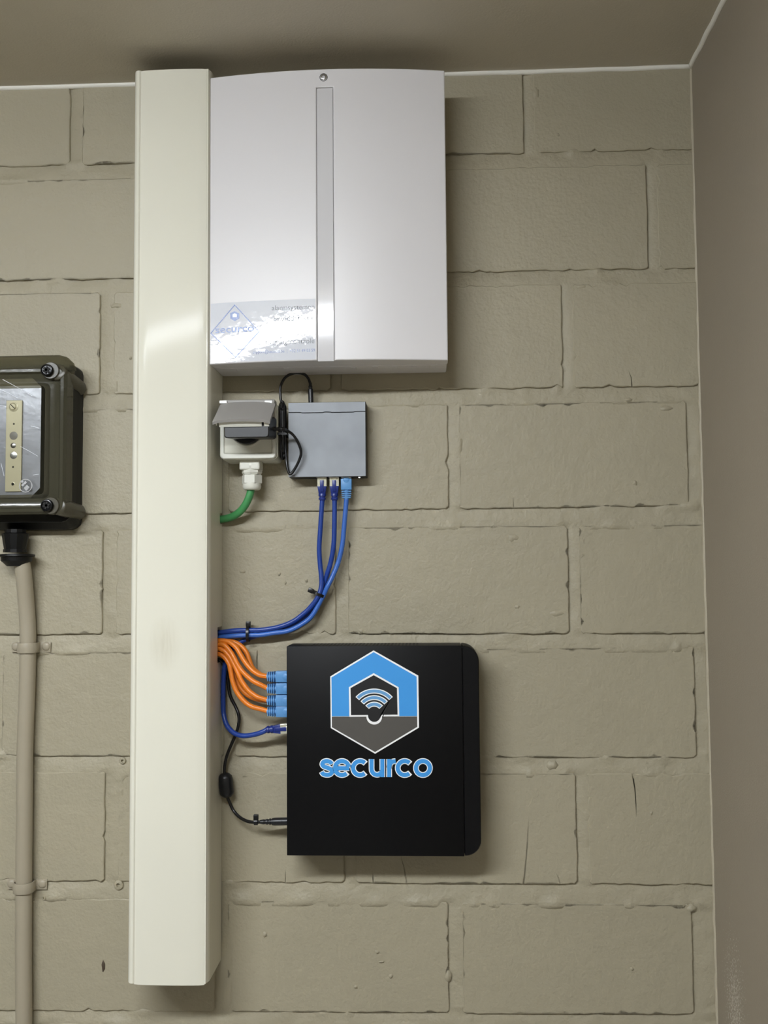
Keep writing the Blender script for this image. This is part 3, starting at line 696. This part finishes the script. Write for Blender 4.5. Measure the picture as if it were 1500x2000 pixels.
# ------------------------------------------------------------------ network switch
sd = .028
wx0 = at(563, 860, sd).x; wx1 = at(714.3, 860, sd).x; wz1 = at(640, 786, sd).z; wz0 = at(640, 931.5, sd).z
sw = thing('network_switch', ((wx0 + wx1) / 2, 0, wz0), 'small grey metal network switch mounted flat under the alarm box', 'network switch')
obj('chassis', box(wx0 + .0006, wx1 + .0003, -.0268, 0, wz0 + .0002, wz1 + .0006, bev=.0006), M_DARK, sw)
zsm = at(640, 805.5, sd).z
# cover sheet with a stepped seam near the top
st = [at(p, 805, sd).x for p in (586, 590, 630, 634, 644, 648, 690, 694)]
seam = [(wx0 + .0003, zsm + .0005)]
for i, x in enumerate(st): seam.append((x, zsm + (.0005 if (i % 4) in (0, 3) else -.0002)))
seam.append((wx1 - .0004, zsm + .0005))
bm = add_prism(bmesh.new(), [(wx0 + .0003, wz0 + .0006), (wx1 - .0004, wz0 + .0006)] + [(x, z - .0006) for x, z in reversed(seam)], -sd, -.0265)
obj('cover_panel', bm, M_STEEL, sw)
bm = add_prism(bmesh.new(), [(x, z + .0006) for x, z in seam] + [(wx1 - .0004, wz1), (wx0 + .0003, wz1)], -sd - .0002, -.0265)
obj('cover_strip', bm, M_STEEL, sw)
for px in (629, 653, 677):
    p = at(px, 933, .016); obj('port', box(p.x - .0068, p.x + .0068, -.0235, -.0085, wz0 - .0006, wz0 + .003, bev=.0003), M_SILVER, sw)
p = at(702, 934, .018); obj('indicator_light', lathe(Vector((p.x, -.020, wz0 + .001)), dnv, [(0, .0012), (.0016, .0012), (.0020, .0008)], 10), M_LED, sw, smooth=True)

# ------------------------------------------------------------------ patch cables
def add_obox(bm, c, ax, wv, hv, l0, l1, w_, h_, taper=1.0, bev=0.0):
    """box along axis ax from l0 to l1; width w_ along wv, height h_ along hv; tapered at l1"""
    q = []
    for l, k in ((l0, 1.0), (l1, taper)):
        for sx, sz in ((-1, -1), (1, -1), (1, 1), (-1, 1)): q.append(bm.verts.new(c + ax * l + wv * (sx * w_ / 2 * k) + hv * (sz * h_ / 2 * k)))
    fs = [bm.faces.new([q[i] for i in f]) for f in ((3, 2, 1, 0), (4, 5, 6, 7), (0, 1, 5, 4), (1, 2, 6, 5), (2, 3, 7, 6), (3, 0, 4, 7))]
    if bev: bmesh.ops.bevel(bm, geom=list({e for f in fs for e in f.edges}), offset=bev, segments=2, profile=.5, affect='EDGES')
    return bm
def done(bm): bmesh.ops.recalc_face_normals(bm, faces=bm.faces); return bm

def snagless(parent, tip, ax, wv, boot_m, ribs_m=None):
    """sky-blue moulded boot with clear plug: tip at the port, ax points away from it along the cable"""
    hv = Vector((0, -1, 0)); s = 1.0
    obj('plug', done(add_obox(bmesh.new(), tip, ax, wv, hv, -.004, .006, .0112, .0080, bev=.0005)), M_PLUG, parent)
    bm = bmesh.new(); add_obox(bm, tip, ax, wv, hv, .0015, .0165, .0142, .0110, .97, bev=.0010)
    b = obj('boot', done(bm), boot_m, parent, smooth=40)
    bm = bmesh.new()
    for k in range(4): add_obox(bm, tip, ax, wv, hv, .0178 + .0026 * k, .0192 + .0026 * k, .0132 - .0005 * k, .0100 - .0005 * k, .96, bev=.0004)
    add_lathe(bm, tip + ax * .0160, ax, [(0, .0036), (.0122, .0034)], 12)
    obj('boot_ribs', done(bm), boot_m, b)
    bm = bmesh.new(); add_lathe(bm, tip + ax * .0028 + hv * .0048, hv, [(0, .0044), (.0010, .0042), (.0016, .0030), (.0018, .0008)], 16)
    obj('latch_guard', done(bm), boot_m, b, smooth=40)

def open_plug(parent, tip, ax, wv, boot_m):
    """slim navy boot with exposed clear plug and latch"""
    hv = Vector((0, -1, 0))
    p = obj('plug', done(add_obox(bmesh.new(), tip, ax, wv, hv, -.004, .0118, .0122, .0090, bev=.0005)), M_PLUG, parent)
    bm = bmesh.new(); add_obox(bm, tip, ax, wv, hv, -.001, .0045, .0062, .0112, .9, bev=.0004)
    obj('latch', done(bm), M_PLUG, p)
    bm = bmesh.new(); add_obox(bm, tip, ax, wv, hv, .0110, .0215, .0122, .0096, .70, bev=.0007); add_obox(bm, tip, ax, wv, hv, .0035, .0185, .0054, .0120, .85, bev=.0007)
    b = obj('boot', done(bm), boot_m, parent, smooth=40)
    bm = bmesh.new(); add_lathe(bm, tip + ax * .0205, ax, [(0, .0046), (.001, .0050), (.0035, .0050), (.0040, .0040), (.0052, .0040), (.0058, .0048), (.0082, .0046), (.0088, .0036), (.010, .0034)], 14)
    obj('boot_ribs', done(bm), boot_m, b, smooth=40)

RC = .0032
def cable(parent, pts, m, r=RC): return obj('cable', tube(spline(pts, 8), r, 12), m, parent, smooth=True)
dv = Vector((0, 0, -1)); xv = Vector((1, 0, 0))
tipz = wz0
A_t = Vector((at(629, 940, .018).x, -.016, tipz)); B_t = Vector((at(653, 940, .018).x, -.016, tipz)); C_t = Vector((at(676.5, 940, .018).x, -.016, tipz))
pcA = thing('patch_cable', A_t, 'navy patch cable in the leftmost used port of the grey switch', 'cable', 'blue patch cables below the switch')
open_plug(pcA, A_t, dv, xv, M_NBOOT)
cable(pcA, [A_t + dv * .028] + [at(*p) for p in ((628.5, 990, .016), (626, 1030, .016), (623.5, 1070, .016), (625, 1100, .016), (627.5, 1125, .017), (627.5, 1146, .018), (621, 1166, .019), (608, 1184, .018), (595, 1197, .017), (572, 1214, .016), (543, 1225, .015), (509, 1230.5, .015), (484, 1231, .015), (457, 1232, .014), (432, 1235, .012), (412, 1236, .012))], M_NAVY)
pcC = thing('patch_cable', C_t, 'brighter blue patch cable with sky blue boot in the rightmost used switch port', 'cable', 'blue patch cables below the switch')
snagless(pcC, C_t, dv, xv, M_SKY)
cable(pcC, [C_t + dv * .026] + [at(*p) for p in ((675.5, 990, .016), (672, 1030, .016), (668.6, 1064, .016), (660.7, 1098, .016), (649, 1127, .017), (639.5, 1146, .018), (630, 1166, .0165), (610, 1202, .0165), (590, 1219, .016), (563, 1232, .0155), (536, 1236, .015), (509, 1240, .015), (484, 1240.5, .015), (457, 1242, .014), (434, 1244, .012), (412, 1245, .012))], M_BLUE)
pcB = thing('patch_cable', B_t, 'navy patch cable from the middle used switch port round to the black recorder', 'cable', 'blue patch cables below the switch')
open_plug(pcB, B_t, dv, xv, M_NBOOT)
N_t = at(559, 1422, .030); n_ax = (at(530, 1424, .030) - N_t).normalized()
nvx0 = at(560, 1460, .055).x
N_t.x = nvx0
open_plug(pcB, N_t, n_ax, n_ax.cross(Vector((0, -1, 0))).normalized(), M_NBOOT)
cable(pcB, [B_t + dv * .028] + [at(*p) for p in ((653.5, 990, .016), (653, 1030, .016), (651.6, 1064, .016), (646, 1098, .015), (637, 1127, .013), (632, 1146, .0115), (624, 1166, .0105), (603, 1200, .009), (581, 1217, .0085), (552, 1230, .008), (522, 1237, .0075), (497, 1243, .007), (482, 1248, .0065), (466, 1257, .006), (450, 1272, .0055), (440, 1295, .0075), (436.5, 1330, .009), (436, 1370, .0095), (437, 1395, .011), (443, 1416, .016), (456, 1431, .021), (474, 1437, .025), (495, 1435, .028), (512, 1430, .030))] + [N_t + n_ax * .029], M_NAVY)

# orange cables: front row of ports, then two in the row behind
def ob(pts, d0, d1):
    n = len(pts); return [at(420 + x / 10, 1220 + y / 10, d0 + (d1 - d0) * (i / (n - 1))) for i, (x, y) in enumerate(pts)]
OR = [
 ('topmost of the orange patch cables going into the black recorder', 1321, .036, [(-70, 318), (60, 312), (180, 316), (280, 345), (360, 400), (430, 470), (490, 570), (560, 690), (640, 800), (720, 885), (800, 945), (890, 990)], .018),
 ('second orange patch cable from the top going into the black recorder', 1344.5, .036, [(-70, 392), (50, 382), (130, 382), (200, 412), (270, 485), (330, 570), (380, 660), (435, 770), (500, 870), (570, 950), (660, 1035), (760, 1110), (870, 1165)], .021),
 ('third orange patch cable from the top going into the black recorder', 1367.5, .036, [(-70, 478), (40, 468), (110, 474), (180, 510), (250, 580), (310, 670), (370, 780), (420, 880), (460, 970), (510, 1080), (575, 1185), (660, 1290), (760, 1370), (860, 1425)], .020),
 ('lowest of the orange patch cables going into the black recorder', 1389, .035, [(-70, 580), (50, 574), (120, 590), (190, 640), (240, 705), (285, 800), (310, 930), (335, 1070), (375, 1200), (430, 1320), (510, 1430), (620, 1540), (740, 1608), (880, 1645)], .019),
 ('orange patch cable tucked behind the topmost orange one', 1323, .0195, [(-70, 330), (80, 330), (240, 325), (360, 340), (470, 390), (560, 470), (625, 570), (665, 680), (705, 790), (760, 880), (850, 950), (920, 990)], .009),
 ('orange patch cable tucked behind the third orange one', 1369, .0195, [(-70, 520), (50, 520), (150, 548), (240, 630), (310, 745), (360, 880), (395, 1010), (440, 1130), (500, 1240), (590, 1335), (690, 1405), (800, 1450), (900, 1470)], .010)]
for lab, py, d1, pts, d0 in OR:
    tip = at(558.5, py, d1); tip.x = nvx0
    t = thing('patch_cable', tip, lab, 'cable', 'orange patch cables of the recorder')
    ax = Vector((-1, 0, 0)); snagless(t, tip, ax, Vector((0, 0, 1)), M_SKY)
    cable(t, ob(pts, d0, d1) + [tip + ax * .0265], M_ORG)

# cable ties
def tie(c, ax, rx, rd, hdir, label, tail=None, wd=.0036):
    """strap: oval loop around point c, across axis ax; rx half width in the wall plane, rd half depth"""
    ax = ax.normalized(); side = ax.cross(Vector((0, -1, 0))).normalized(); out = Vector((0, -1, 0))
    t = thing('cable_tie', c, label, 'cable tie')
    bm = bmesh.new(); n = 24; R1 = []
    for i in range(n):
        a = 2 * math.pi * i / n; R1.append([bm.verts.new(c + ax * (s * wd / 2) + side * (rx + e_) * math.cos(a) + out * (rd + e_) * math.sin(a)) for s, e_ in ((-1, 0), (1, 0), (1, .0012), (-1, .0012))])
    for i in range(n):
        a, b = R1[i], R1[(i + 1) % n]
        for k in range(4): bm.faces.new((a[k], a[(k + 1) % 4], b[(k + 1) % 4], b[k]))
    obj('strap', done(bm), M_CORD, t, smooth=40)
    hp = c + side * (rx * hdir)
    bm = bmesh.new(); add_obox(bm, hp, side * hdir, ax, out, -.0012, .0062, .0062, .0052, bev=.0009)
    obj('head', done(bm), M_CORD, t, smooth=40)
    return t
ca, cb = at(629.5, 1146, .015), at(619, 1170, .0145)
c1 = (at(622, 1160, .0145)); tdir = (at(612, 1184, .014) - at(630, 1143, .014))
tie(c1, tdir, .0082, .0090, 1, 'black cable tie round the three blue cables below the switch')
c2 = at(485, 1237.5, .0125); tie(c2, Vector((1, 0, 0)), .0098, .0088, -1, 'black cable tie round the blue cables beside the trunking')

# ------------------------------------------------------------------ video recorder
nd = .055
nx0 = nvx0; nx1 = at(905, 1460, nd).x; nx2 = at(937.5, 1460, nd).x; nz1 = at(730, 1261.5, nd).z; nz0 = at(730, 1672, nd).z
nvr = thing('video_recorder', ((nx0 + nx2) / 2, 0, nz0), 'black video recorder with blue house logo mounted below the cables', 'recorder')
obj('casing', box(nx0, nx1 - .0004, -nd, -.003, nz0, nz1, bev=.0008, seg=2), M_NVR, nvr, smooth=30)
bm = bmesh.new(); rr = .019; o = rrect(nx1 + .0004, nx2, nz0 + .0004, nz1 - .0002, rr, 8, rs=(.0006, rr, rr, .0006)); oi = rrect(nx1 + .0008, nx2 - .0012, nz0 + .0014, nz1 - .0012, rr, 8, rs=(.0006, rr - .001, rr - .001, .0006))
add_loft(bm, [(o, -.004), (o, -nd + .0022), (oi, -nd + .0008)])
obj('front_bezel', bm, M_BEZ, nvr, smooth=40)
obj('bezel_core', box(nx1 - .002, nx1 + .002, -nd + .004, -.005, nz0 + .003, nz1 - .003), M_DARK, nvr)
for i in range(30):
    x = at(612 + i * 7.0, 1258, .03).x; obj('vent_slot', box(x - .0012, x + .0012, -.048, -.008, nz1 - .0004, nz1 + .00025), M_HOLE, nvr)
p = at(556, 1455, .030)
obj('ground_screw', lathe(Vector((nx0, p.y, p.z)), Vector((-1, 0, 0)), [(0, .0042), (.0012, .0042), (.0012, .0030), (.0030, .0030), (.0036, .0020)], 14), M_SILVER, nvr, smooth=40)
for z_ in (1321, 1344.5, 1367.5, 1389, 1422):
    p = at(559, z_, .03); obj('port', box(nx0 - .0004, nx0 + .004, -.042, -.012, p.z - .0072, p.z + .0072), M_SILVER, nvr)
# logo and lettering on the casing
def N2(X_, Y_): p = at(610 + X_ / 6, 1260 + Y_ / 6, nd + .0003); return (p.x, p.z)
def face(poly, off):
    bm = bmesh.new(); f = bm.faces.new([bm.verts.new((x, -(nd + off), z)) for x, z in poly]); bmesh.ops.triangulate(bm, faces=[f]); bmesh.ops.recalc_face_normals(bm, faces=bm.faces)
    if bm.faces[:][0].normal.y > 0: bmesh.ops.reverse_faces(bm, faces=bm.faces)
    return bm
logo = obj('logo_outline', face([N2(*p) for p in ((718, 62), (1242, 357), (1250, 967), (736, 1273), (216, 972), (210, 367))], .0002), M_LWHITE, nvr, label='white-edged blue and grey hexagon logo')
obj('logo_roof', face([N2(*p) for p in ((719, 82), (1222, 370), (1228, 832), (228, 834), (224, 379))], .0004), M_LBLUE, logo)
obj('logo_ground', face([N2(*p) for p in ((228, 838), (1228, 836), (1230, 957), (735, 1252), (230, 962))], .0004), M_LGREY, logo)
def house(i):
    pts = [(720, 328 + i * 1.2), (1012 - i, 493 + i * .5), (1019 - i, 834 - i), (818 - i, 836 - i)]
    pts += [(726 + (93 - i) * math.cos(math.radians(a)), 838 - i * .6 + (93 - i) * math.sin(math.radians(a))) for a in range(10, 180, 14)]
    return pts + [(634 + i, 838 - i), (434 + i, 840 - i), (428 + i, 493 + i * .5)]
obj('logo_house_outline', face([N2(*p) for p in house(0)], .0006), M_LWHITE, logo)
obj('logo_house', face([N2(*p) for p in house(20)], .0008), M_LBLACK, logo)
def wifi(r0, r1, off, m, half, name):
    a = [(725 + r1 * math.sin(math.radians(t)), 800 - r1 * math.cos(math.radians(t))) for t in np.linspace(-half, half, 20)]
    b = [(725 + r0 * math.sin(math.radians(t)), 800 - r0 * math.cos(math.radians(t))) for t in np.linspace(half, -half, 20)]
    obj(name, face([N2(*p) for p in a + b], off), m, logo)
for r0, r1 in ((234, 292), (158, 214), (80, 138)):
    wifi(r0, r1, .0010, M_LWHITE, 48.5, 'signal_arc_outline'); wifi(r0 + 11, r1 - 11, .0012, M_LBLUE2, 48.5 - 600 / r1 , 'signal_arc')
def ring(cx, cy, r, a0, a1, n=28): return [(cx + r * math.cos(math.radians(a0 + (a1 - a0) * i / n)), cy + r * math.sin(math.radians(a0 + (a1 - a0) * i / n))) for i in range(n + 1)]
def sp2(pts): return [(v.x, v.y) for v in spline([Vector((a, b, 0)) for a, b in pts], 5)]
RL_ = 82
letters = [
 ('s', [sp2([(230, 1398), (212, 1372), (172, 1358), (132, 1368), (117, 1396), (136, 1422), (178, 1437), (218, 1455), (230, 1486), (208, 1513), (168, 1520), (126, 1508), (108, 1480)])]),
 ('e', [ring(348, 1440, RL_, 38, 362) , [(280, 1442), (434, 1442)]]),
 ('c', [ring(560, 1440, RL_, 40, 322)]),
 ('u', [[(694, 1335), (694, 1440)] + ring(759, 1455, 64, 178, 20, 14), [(820, 1335), (820, 1546)]]),
 ('r', [[(900, 1335), (900, 1546)], sp2([(900, 1440), (911, 1395), (938, 1366), (976, 1360)])]),
 ('c', [ring(1083, 1440, RL_, 40, 322)]),
 ('o', [ring(1296, 1440, RL_, 0, 353)])]
for ch, strokes in letters:
    bm = bmesh.new()
    for s in strokes: add_ribbon(bm, [N2(*p) for p in (s if ch != 'o' else s[:-1] + [s[-1]])], 66 / 6 / 1560, -(nd + .0003), closed=(ch == 'o'))
    for f in bm.faces:
        if f.normal.y > 0: f.normal_flip()
    lo = obj('letter_outline', bm, M_LWHITE, nvr)
    bm = bmesh.new()
    for i, s in enumerate(strokes):
        s2 = [(p[0], p[1]) for p in s]
        if ch != 'o' and len(s2) > 3: s2 = s2[1:-1] if ch in 'cse' else s2
        add_ribbon(bm, [N2(*p) for p in s2], 47 / 6 / 1560, -(nd + .0006 + .0001 * i), closed=(ch == 'o'))
    obj('letter', bm, M_LBLUE2 if False else M_LBLUE, lo)

# ------------------------------------------------------------------ recorder's power lead
t = thing('power_lead', at(560, 1604, .03), 'thin black power lead with ferrite bead going into the recorder', 'cable')
lp = [(412, 1286, .010), (430, 1290, .009), (440, 1305, .0045), (445, 1328, .0035), (449, 1357, .005), (459, 1378, .006), (465.5, 1394, .008), (466.6, 1410, .009), (462.5, 1429, .010), (455, 1447, .010), (444.5, 1472, .010), (439.5, 1492, .0115), (438.5, 1511, .0125), (442, 1534, .0125), (444.5, 1556, .0125), (448.5, 1567, .012), (456, 1583, .013), (468, 1596, .018), (482, 1603.5, .024), (495, 1606, .028), (508, 1605.5, .030)]
obj('cord', tube(spline([at(*p) for p in lp], 8), .0021, 10), M_CORD, t, smooth=True)
f0, f1 = at(438.8, 1510, .0125), at(444.3, 1557, .0125); fl = (f1 - f0).length
obj('ferrite_bead', lathe(f0, f1 - f0, [(0, .0045), (.001, .0060), (.004, .0088), (.006, .0093), (fl - .006, .0093), (fl - .004, .0088), (fl - .001, .0060), (fl, .0045)], 22), M_BLACK, t, smooth=40)
q0 = at(562, 1604, .030); q0.x = nx0; q1 = at(500, 1605.5, .030); dl = q1 - q0
obj('barrel_plug', lathe(q0, dl, [(-.002, .0050), (.019, .0050), (.0225, .0044), (.0228, .0034), (.0240, .0034), (.0244, .0042), (.0258, .0040), (.0262, .0032), (.0275, .0032), (.028, .0036), (.030, .0035), (.0304, .0029), (.032, .0029), (.0324, .0032), (.0345, .0031), (.038, .0024)], 16), M_BLACK, t, smooth=40)
c3 = at(500, 1605, .0295); tie(c3, Vector((1, 0, 0)), .0030, .0030, -1, "small black cable tie on the recorder's power lead", wd=.0046)

# ------------------------------------------------------------------ junction box on the left
jd = .062
jx1 = at(128, 850, jd).x; jx0 = jx1 - .215; jz1 = at(60, 716, jd).z; jz0 = at(60, 1004, jd).z
jb = thing('junction_box', ((jx0 + jx1) / 2, 0, jz0), 'black junction box with smoky see-through cover at the left edge', 'junction box')
xb1 = at(160, 850, .004).x; bzt = at(60, 693, .036).z; bzb = at(60, 1034, .020).z
def chrect(x0, x1, z0, z1, c): return rrect(x0, x1, z0, z1, c, 3)
# base with hollow front
bm = bmesh.new()
ob1 = chrect(jx0 - (xb1 - jx1), xb1, bzb, bzt - .010, .012); ob2 = chrect(jx0 + .003, jx1 - .002, jz0 - .009, jz1 - .002, .012)
ob3 = chrect(jx0 + .012, jx1 - .012, jz0 + .003, jz1 - .012, .010)
add_loft(bm, [(ob1, 0.0), (ob1, -.018), (ob2, -.030), (ob2, -.036), (ob3, -.036), (ob3, -.010)])
obj('base', bm, M_BASE, jb, smooth=35)
# upper moulding of the cover
bm = bmesh.new()
u0 = chrect(jx0 - .004, at(147, 720, .040).x, jz1 - .016, at(60, 694, .046).z, .020); u1 = chrect(jx0 - .002, at(140, 722, .046).x, jz1 - .016, at(60, 697, .052).z, .018); u2 = chrect(jx0, jx1 - .004, jz1 - .014, jz1 + .004, .008)
add_loft(bm, [(u0, -.0362), (u0, -.045), (u1, -.050), (u2, -.0545)])
obj('cover_top', bm, M_SMOKE, jb, smooth=35)
# smoky cover: stepped rim and clear pane
def ins(i, c): return rrect(jx0 + i, jx1 - i, jz0 + i * .9, jz1 - i * .9, c, 3)
bm = bmesh.new()
add_loft(bm, [(ins(0, .010), -.0365), (ins(0, .010), -.0575), (ins(.0035, .009), -.0615), (ins(.0075, .009), -.0615), (ins(.0100, .009), -.0575), (ins(.0135, .009), -.0565), (ins(.0225, .008), -.0565), (ins(.0255, .006), -.0600), (ins(.0275, .006), -.0612)], cap0=False, cap1=False)
obj('cover_rim', bm, M_SMOKE, jb, smooth=35)
bm = bmesh.new(); add_loft(bm, [(ins(.0273, .006), -.0595), (ins(.0275, .006), -.0612)])
obj('cover_pane', bm, M_PANE, jb)
for a_, b_ in (((5, 741), (63, 773)), ((0, 760), (36, 778)), ((40, 872), (74, 891)), ((0, 792), (12, 794)), ((60, 832), (76, 836)), ((2, 905), (8, 930)), ((64, 928), (76, 926))):
    p0, p1 = at(*a_, .0614), at(*b_, .0614)
    obj('scratch', done(add_ribbon(bmesh.new(), [(p0.x, p0.z), ((p0.x + p1.x) / 2, (p0.z + p1.z) / 2 + .0003), (p1.x, p1.z)], .00045, -.0614)), M_PALE, jb)
# aluminium plate behind the pane with chamfered corners
ppx1 = at(79, 860, .055).x; pz1 = at(40, 737, .055).z; pz0 = at(40, 973, .055).z; ch = .013
bm = add_prism(bmesh.new(), [(jx0 + .03, pz0 + ch), (jx0 + .03 + ch, pz0), (ppx1 - ch, pz0), (ppx1, pz0 + ch), (ppx1, pz1 - ch), (ppx1 - ch, pz1), (jx0 + .03 + ch, pz1), (jx0 + .03, pz1 - ch)], -.0545, -.053)
obj('mounting_plate', bm, M_ALU, jb)
ib0 = at(11, 870, .057).x; ib1 = at(42, 870, .057).x; iz1 = at(27, 782, .057).z; iz0 = at(25, 960, .057).z
bar = obj('brass_bar', box(ib0, ib1, -.0570, -.0545, iz0, iz1, bev=.0004), M_BRASS, jb)
def disc(name, px, py, r, m, h, par, slot=False):
    p = at(px, py, .057); o = obj(name, lathe(Vector((p.x, -.0562, p.z)), Vector((0, -1, 0)), [(0, r), (h * .7, r), (h, r * .8)], 20), m, par, smooth=40)
    if slot:
        bm = bmesh.new(); s = Vector((1, 0, -1)).normalized(); add_obox(bm, Vector((p.x, -.0562 - h, p.z)), s, Vector((1, 0, 1)).normalized(), Vector((0, -1, 0)), -r * .9, r * .9, r * .22, .0003); obj('screw_slot', done(bm), M_HOLE, o)
disc('bar_washer', 26.5, 795, .0062, M_BRASS, .0012, bar); disc('bar_screw', 25.5, 794, .0046, M_BRASS, .0026, bar, True)
for px, py, r in ((27, 828, .0013), (25.5, 912, .0013), (25, 945.5, .0022)): disc('bar_hole', px, py, r, M_HOLE, .0010, bar)
disc('bar_stud', 26.5, 851, .0054, M_GREY, .0012, bar); disc('bar_stud', 26, 870, .0036, M_SILVER, .0014, bar); disc('bar_stud', 26.5, 889.5, .0054, M_SILVER, .0009, bar)
disc('bar_rivet', 25, 945.5, .0034, M_BRASS, .0009, bar)
# moulded emblem on the pane
ec = at(50, 948.5, .0615); em = obj('emblem_ring', done(add_ribbon(bmesh.new(), [(ec.x + .0082 * math.cos(a), ec.z + .0082 * math.sin(a)) for a in np.linspace(0, 2 * math.pi, 33)[:-1]], .0009, -.0616, True)), M_SILVER, jb)
for dx, dz, s in ((.0014, -.0028, .0030), (-.0036, .0010, .0018), (-.0006, .0036, .0018), (-.0044, .0052, .0014)):
    bm = bmesh.new(); c = Vector((ec.x + dx, -.0616, ec.z + dz)); add_obox(bm, c, Vector((1, 0, 1)).normalized(), Vector((1, 0, -1)).normalized(), Vector((0, -1, 0)), -s, s, s * 1.6, .0003); obj('emblem_square', done(bm), M_SILVER, em)
# corner bosses and cover screws
for px, py, px2, py2 in ((112, 726, 155, 760), (112, 989, 154, 1001)):
    a = at(px, py, .060); b = at(px2, py2, .004)
    for mir in (0, 1):
      if mir: a, b = Vector((jx0 + jx1 - a.x, a.y, a.z)), Vector((jx0 + jx1 - b.x, b.y, b.z))
      obj('corner_boss', lathe(b, a - b, [(0, .0098), (.003, .0110), ((a - b).length * .6, .0112), ((a - b).length - .001, .0108), ((a - b).length, .0095)], 22), M_OLIVE, jb, smooth=40)
for px, py in ((89.5, 722.5), (89.5, 986.5)):
  for mir in (0, 1):
    c = at(px + 4, py + 1, .064)
    if mir: c.x = jx0 + jx1 - c.x
    obj('screw_sleeve', lathe(Vector((c.x + (-.003 if mir else .003), -.054, c.z)), Vector((0, -1, 0)), [(0, .0112), (.0085, .0112), (.0095, .0104)], 24), M_OLIVE, jb, smooth=40)
    s_ = obj('cover_screw', lathe(Vector((c.x - .0006, -.056, c.z)), Vector((0, -1, 0)), [(0, .0080), (.0108, .0080), (.0122, .0072), (.0124, .0062), (.0112, .0055)], 24), M_SCREWB, jb, smooth=30)
    bm = bmesh.new()
    for k in range(3): add_obox(bm, Vector((c.x - .0006, -.0680, c.z)), Vector((math.cos(k * math.pi / 3 + .3), 0, math.sin(k * math.pi / 3 + .3))), Vector((-math.sin(k * math.pi / 3 + .3), 0, math.cos(k * math.pi / 3 + .3))), Vector((0, -1, 0)), -.0046, .0046, .0026, .0012)
    obj('screw_drive', done(bm), M_HOLE, s_)
# gland underneath
gc = at(30, 1050, .024); zt_g = at(30, 1040, .024).z
jg = obj('gland_nut', lathe(Vector((gc.x, -.024, zt_g + .004)), dnv, [(0, .0135), (.0045, .0135), (.0060, .0172), (.0200, .0150), (.0260, .0138), (.0262, .0150), (.0300, .0150)], 12), M_BASE, jb, smooth=25)
zr = at(30, 1082, .024).z
obj('gland_flange', lathe(Vector((gc.x + .002, -.024, zr)), dnv, [(0, .0180), (.0008, .0232), (.0030, .0235), (.0040, .0200), (.0090, .0195), (.0120, .0160), (.0160, .0120)], 18), M_BASE, jg, smooth=30)

# grey painted cable with clips
gy = [(40, 1090, .0235), (45, 1112, .022), (48, 1140, .019), (51, 1175, .015), (53.5, 1210, .0125), (54.5, 1245, .012), (54, 1300, .012), (52, 1370, .012), (49, 1450, .012), (48, 1560, .012), (47, 1660, .012), (46.5, 1740, .012), (46, 1850, .012), (46.5, 1950, .012), (47, 2030, .012), (48, 2140, .012)]
tag(obj('round_cable', tube(spline([at(*p) for p in gy], 8), .0104, 20), M_PIPE, smooth=True), 'thick greige painted cable hanging below the junction box', 'cable')
def clip(px, py, label):
    c = at(px, py, .012); t = thing('cable_clip', Vector((c.x, 0, c.z)), label, 'cable clip', 'clips on the painted cable')
    bm = bmesh.new(); prof = [(-.026, .0004), (-.0125, .0004)] + [(.0116 * math.cos(math.radians(a)), .012 + .0116 * math.sin(math.radians(a))) for a in range(195, -20, -15)] + [(.0125, .0004), (.0265, .0004)]
    pr = [(x, d) for x, d in prof]; n = len(pr); wz = .0065
    rings_ = []
    for x, d in pr:
        cx = math.hypot(x, d - .012); k = .0014
        nx_, nd_ = ((x / cx, (d - .012) / cx) if abs(x) < .0124 else (0, 1))
        rings_.append([bm.verts.new((c.x + x + nx_ * o_, -(d + nd_ * o_), c.z + s)) for o_, s in ((0, -wz), (k, -wz), (k * 1.6, -wz * .3), (k * 1.6, wz * .3), (k, wz), (0, wz))])
    for a, b in zip(rings_, rings_[1:]):
        for i in range(6): bm.faces.new((a[i], a[(i + 1) % 6], b[(i + 1) % 6], b[i]))
    bm.faces.new(rings_[0]); bm.faces.new(rings_[-1][::-1])
    obj('strap', done(bm), M_PIPE, t, smooth=50)
    for s in (-1, 1):
        obj('screw', lathe(Vector((c.x + s * .0205, -.0010, c.z + .001)), Vector((0, -1, 0)), [(0, .0058), (.0014, .0058), (.0030, .0044), (.0036, .0020)], 16), M_PIPE, t, smooth=50)
clip(54.5, 1265, 'painted clip on the grey cable nearest the junction box')
clip(46.5, 1732, 'painted clip on the grey cable low on the wall')
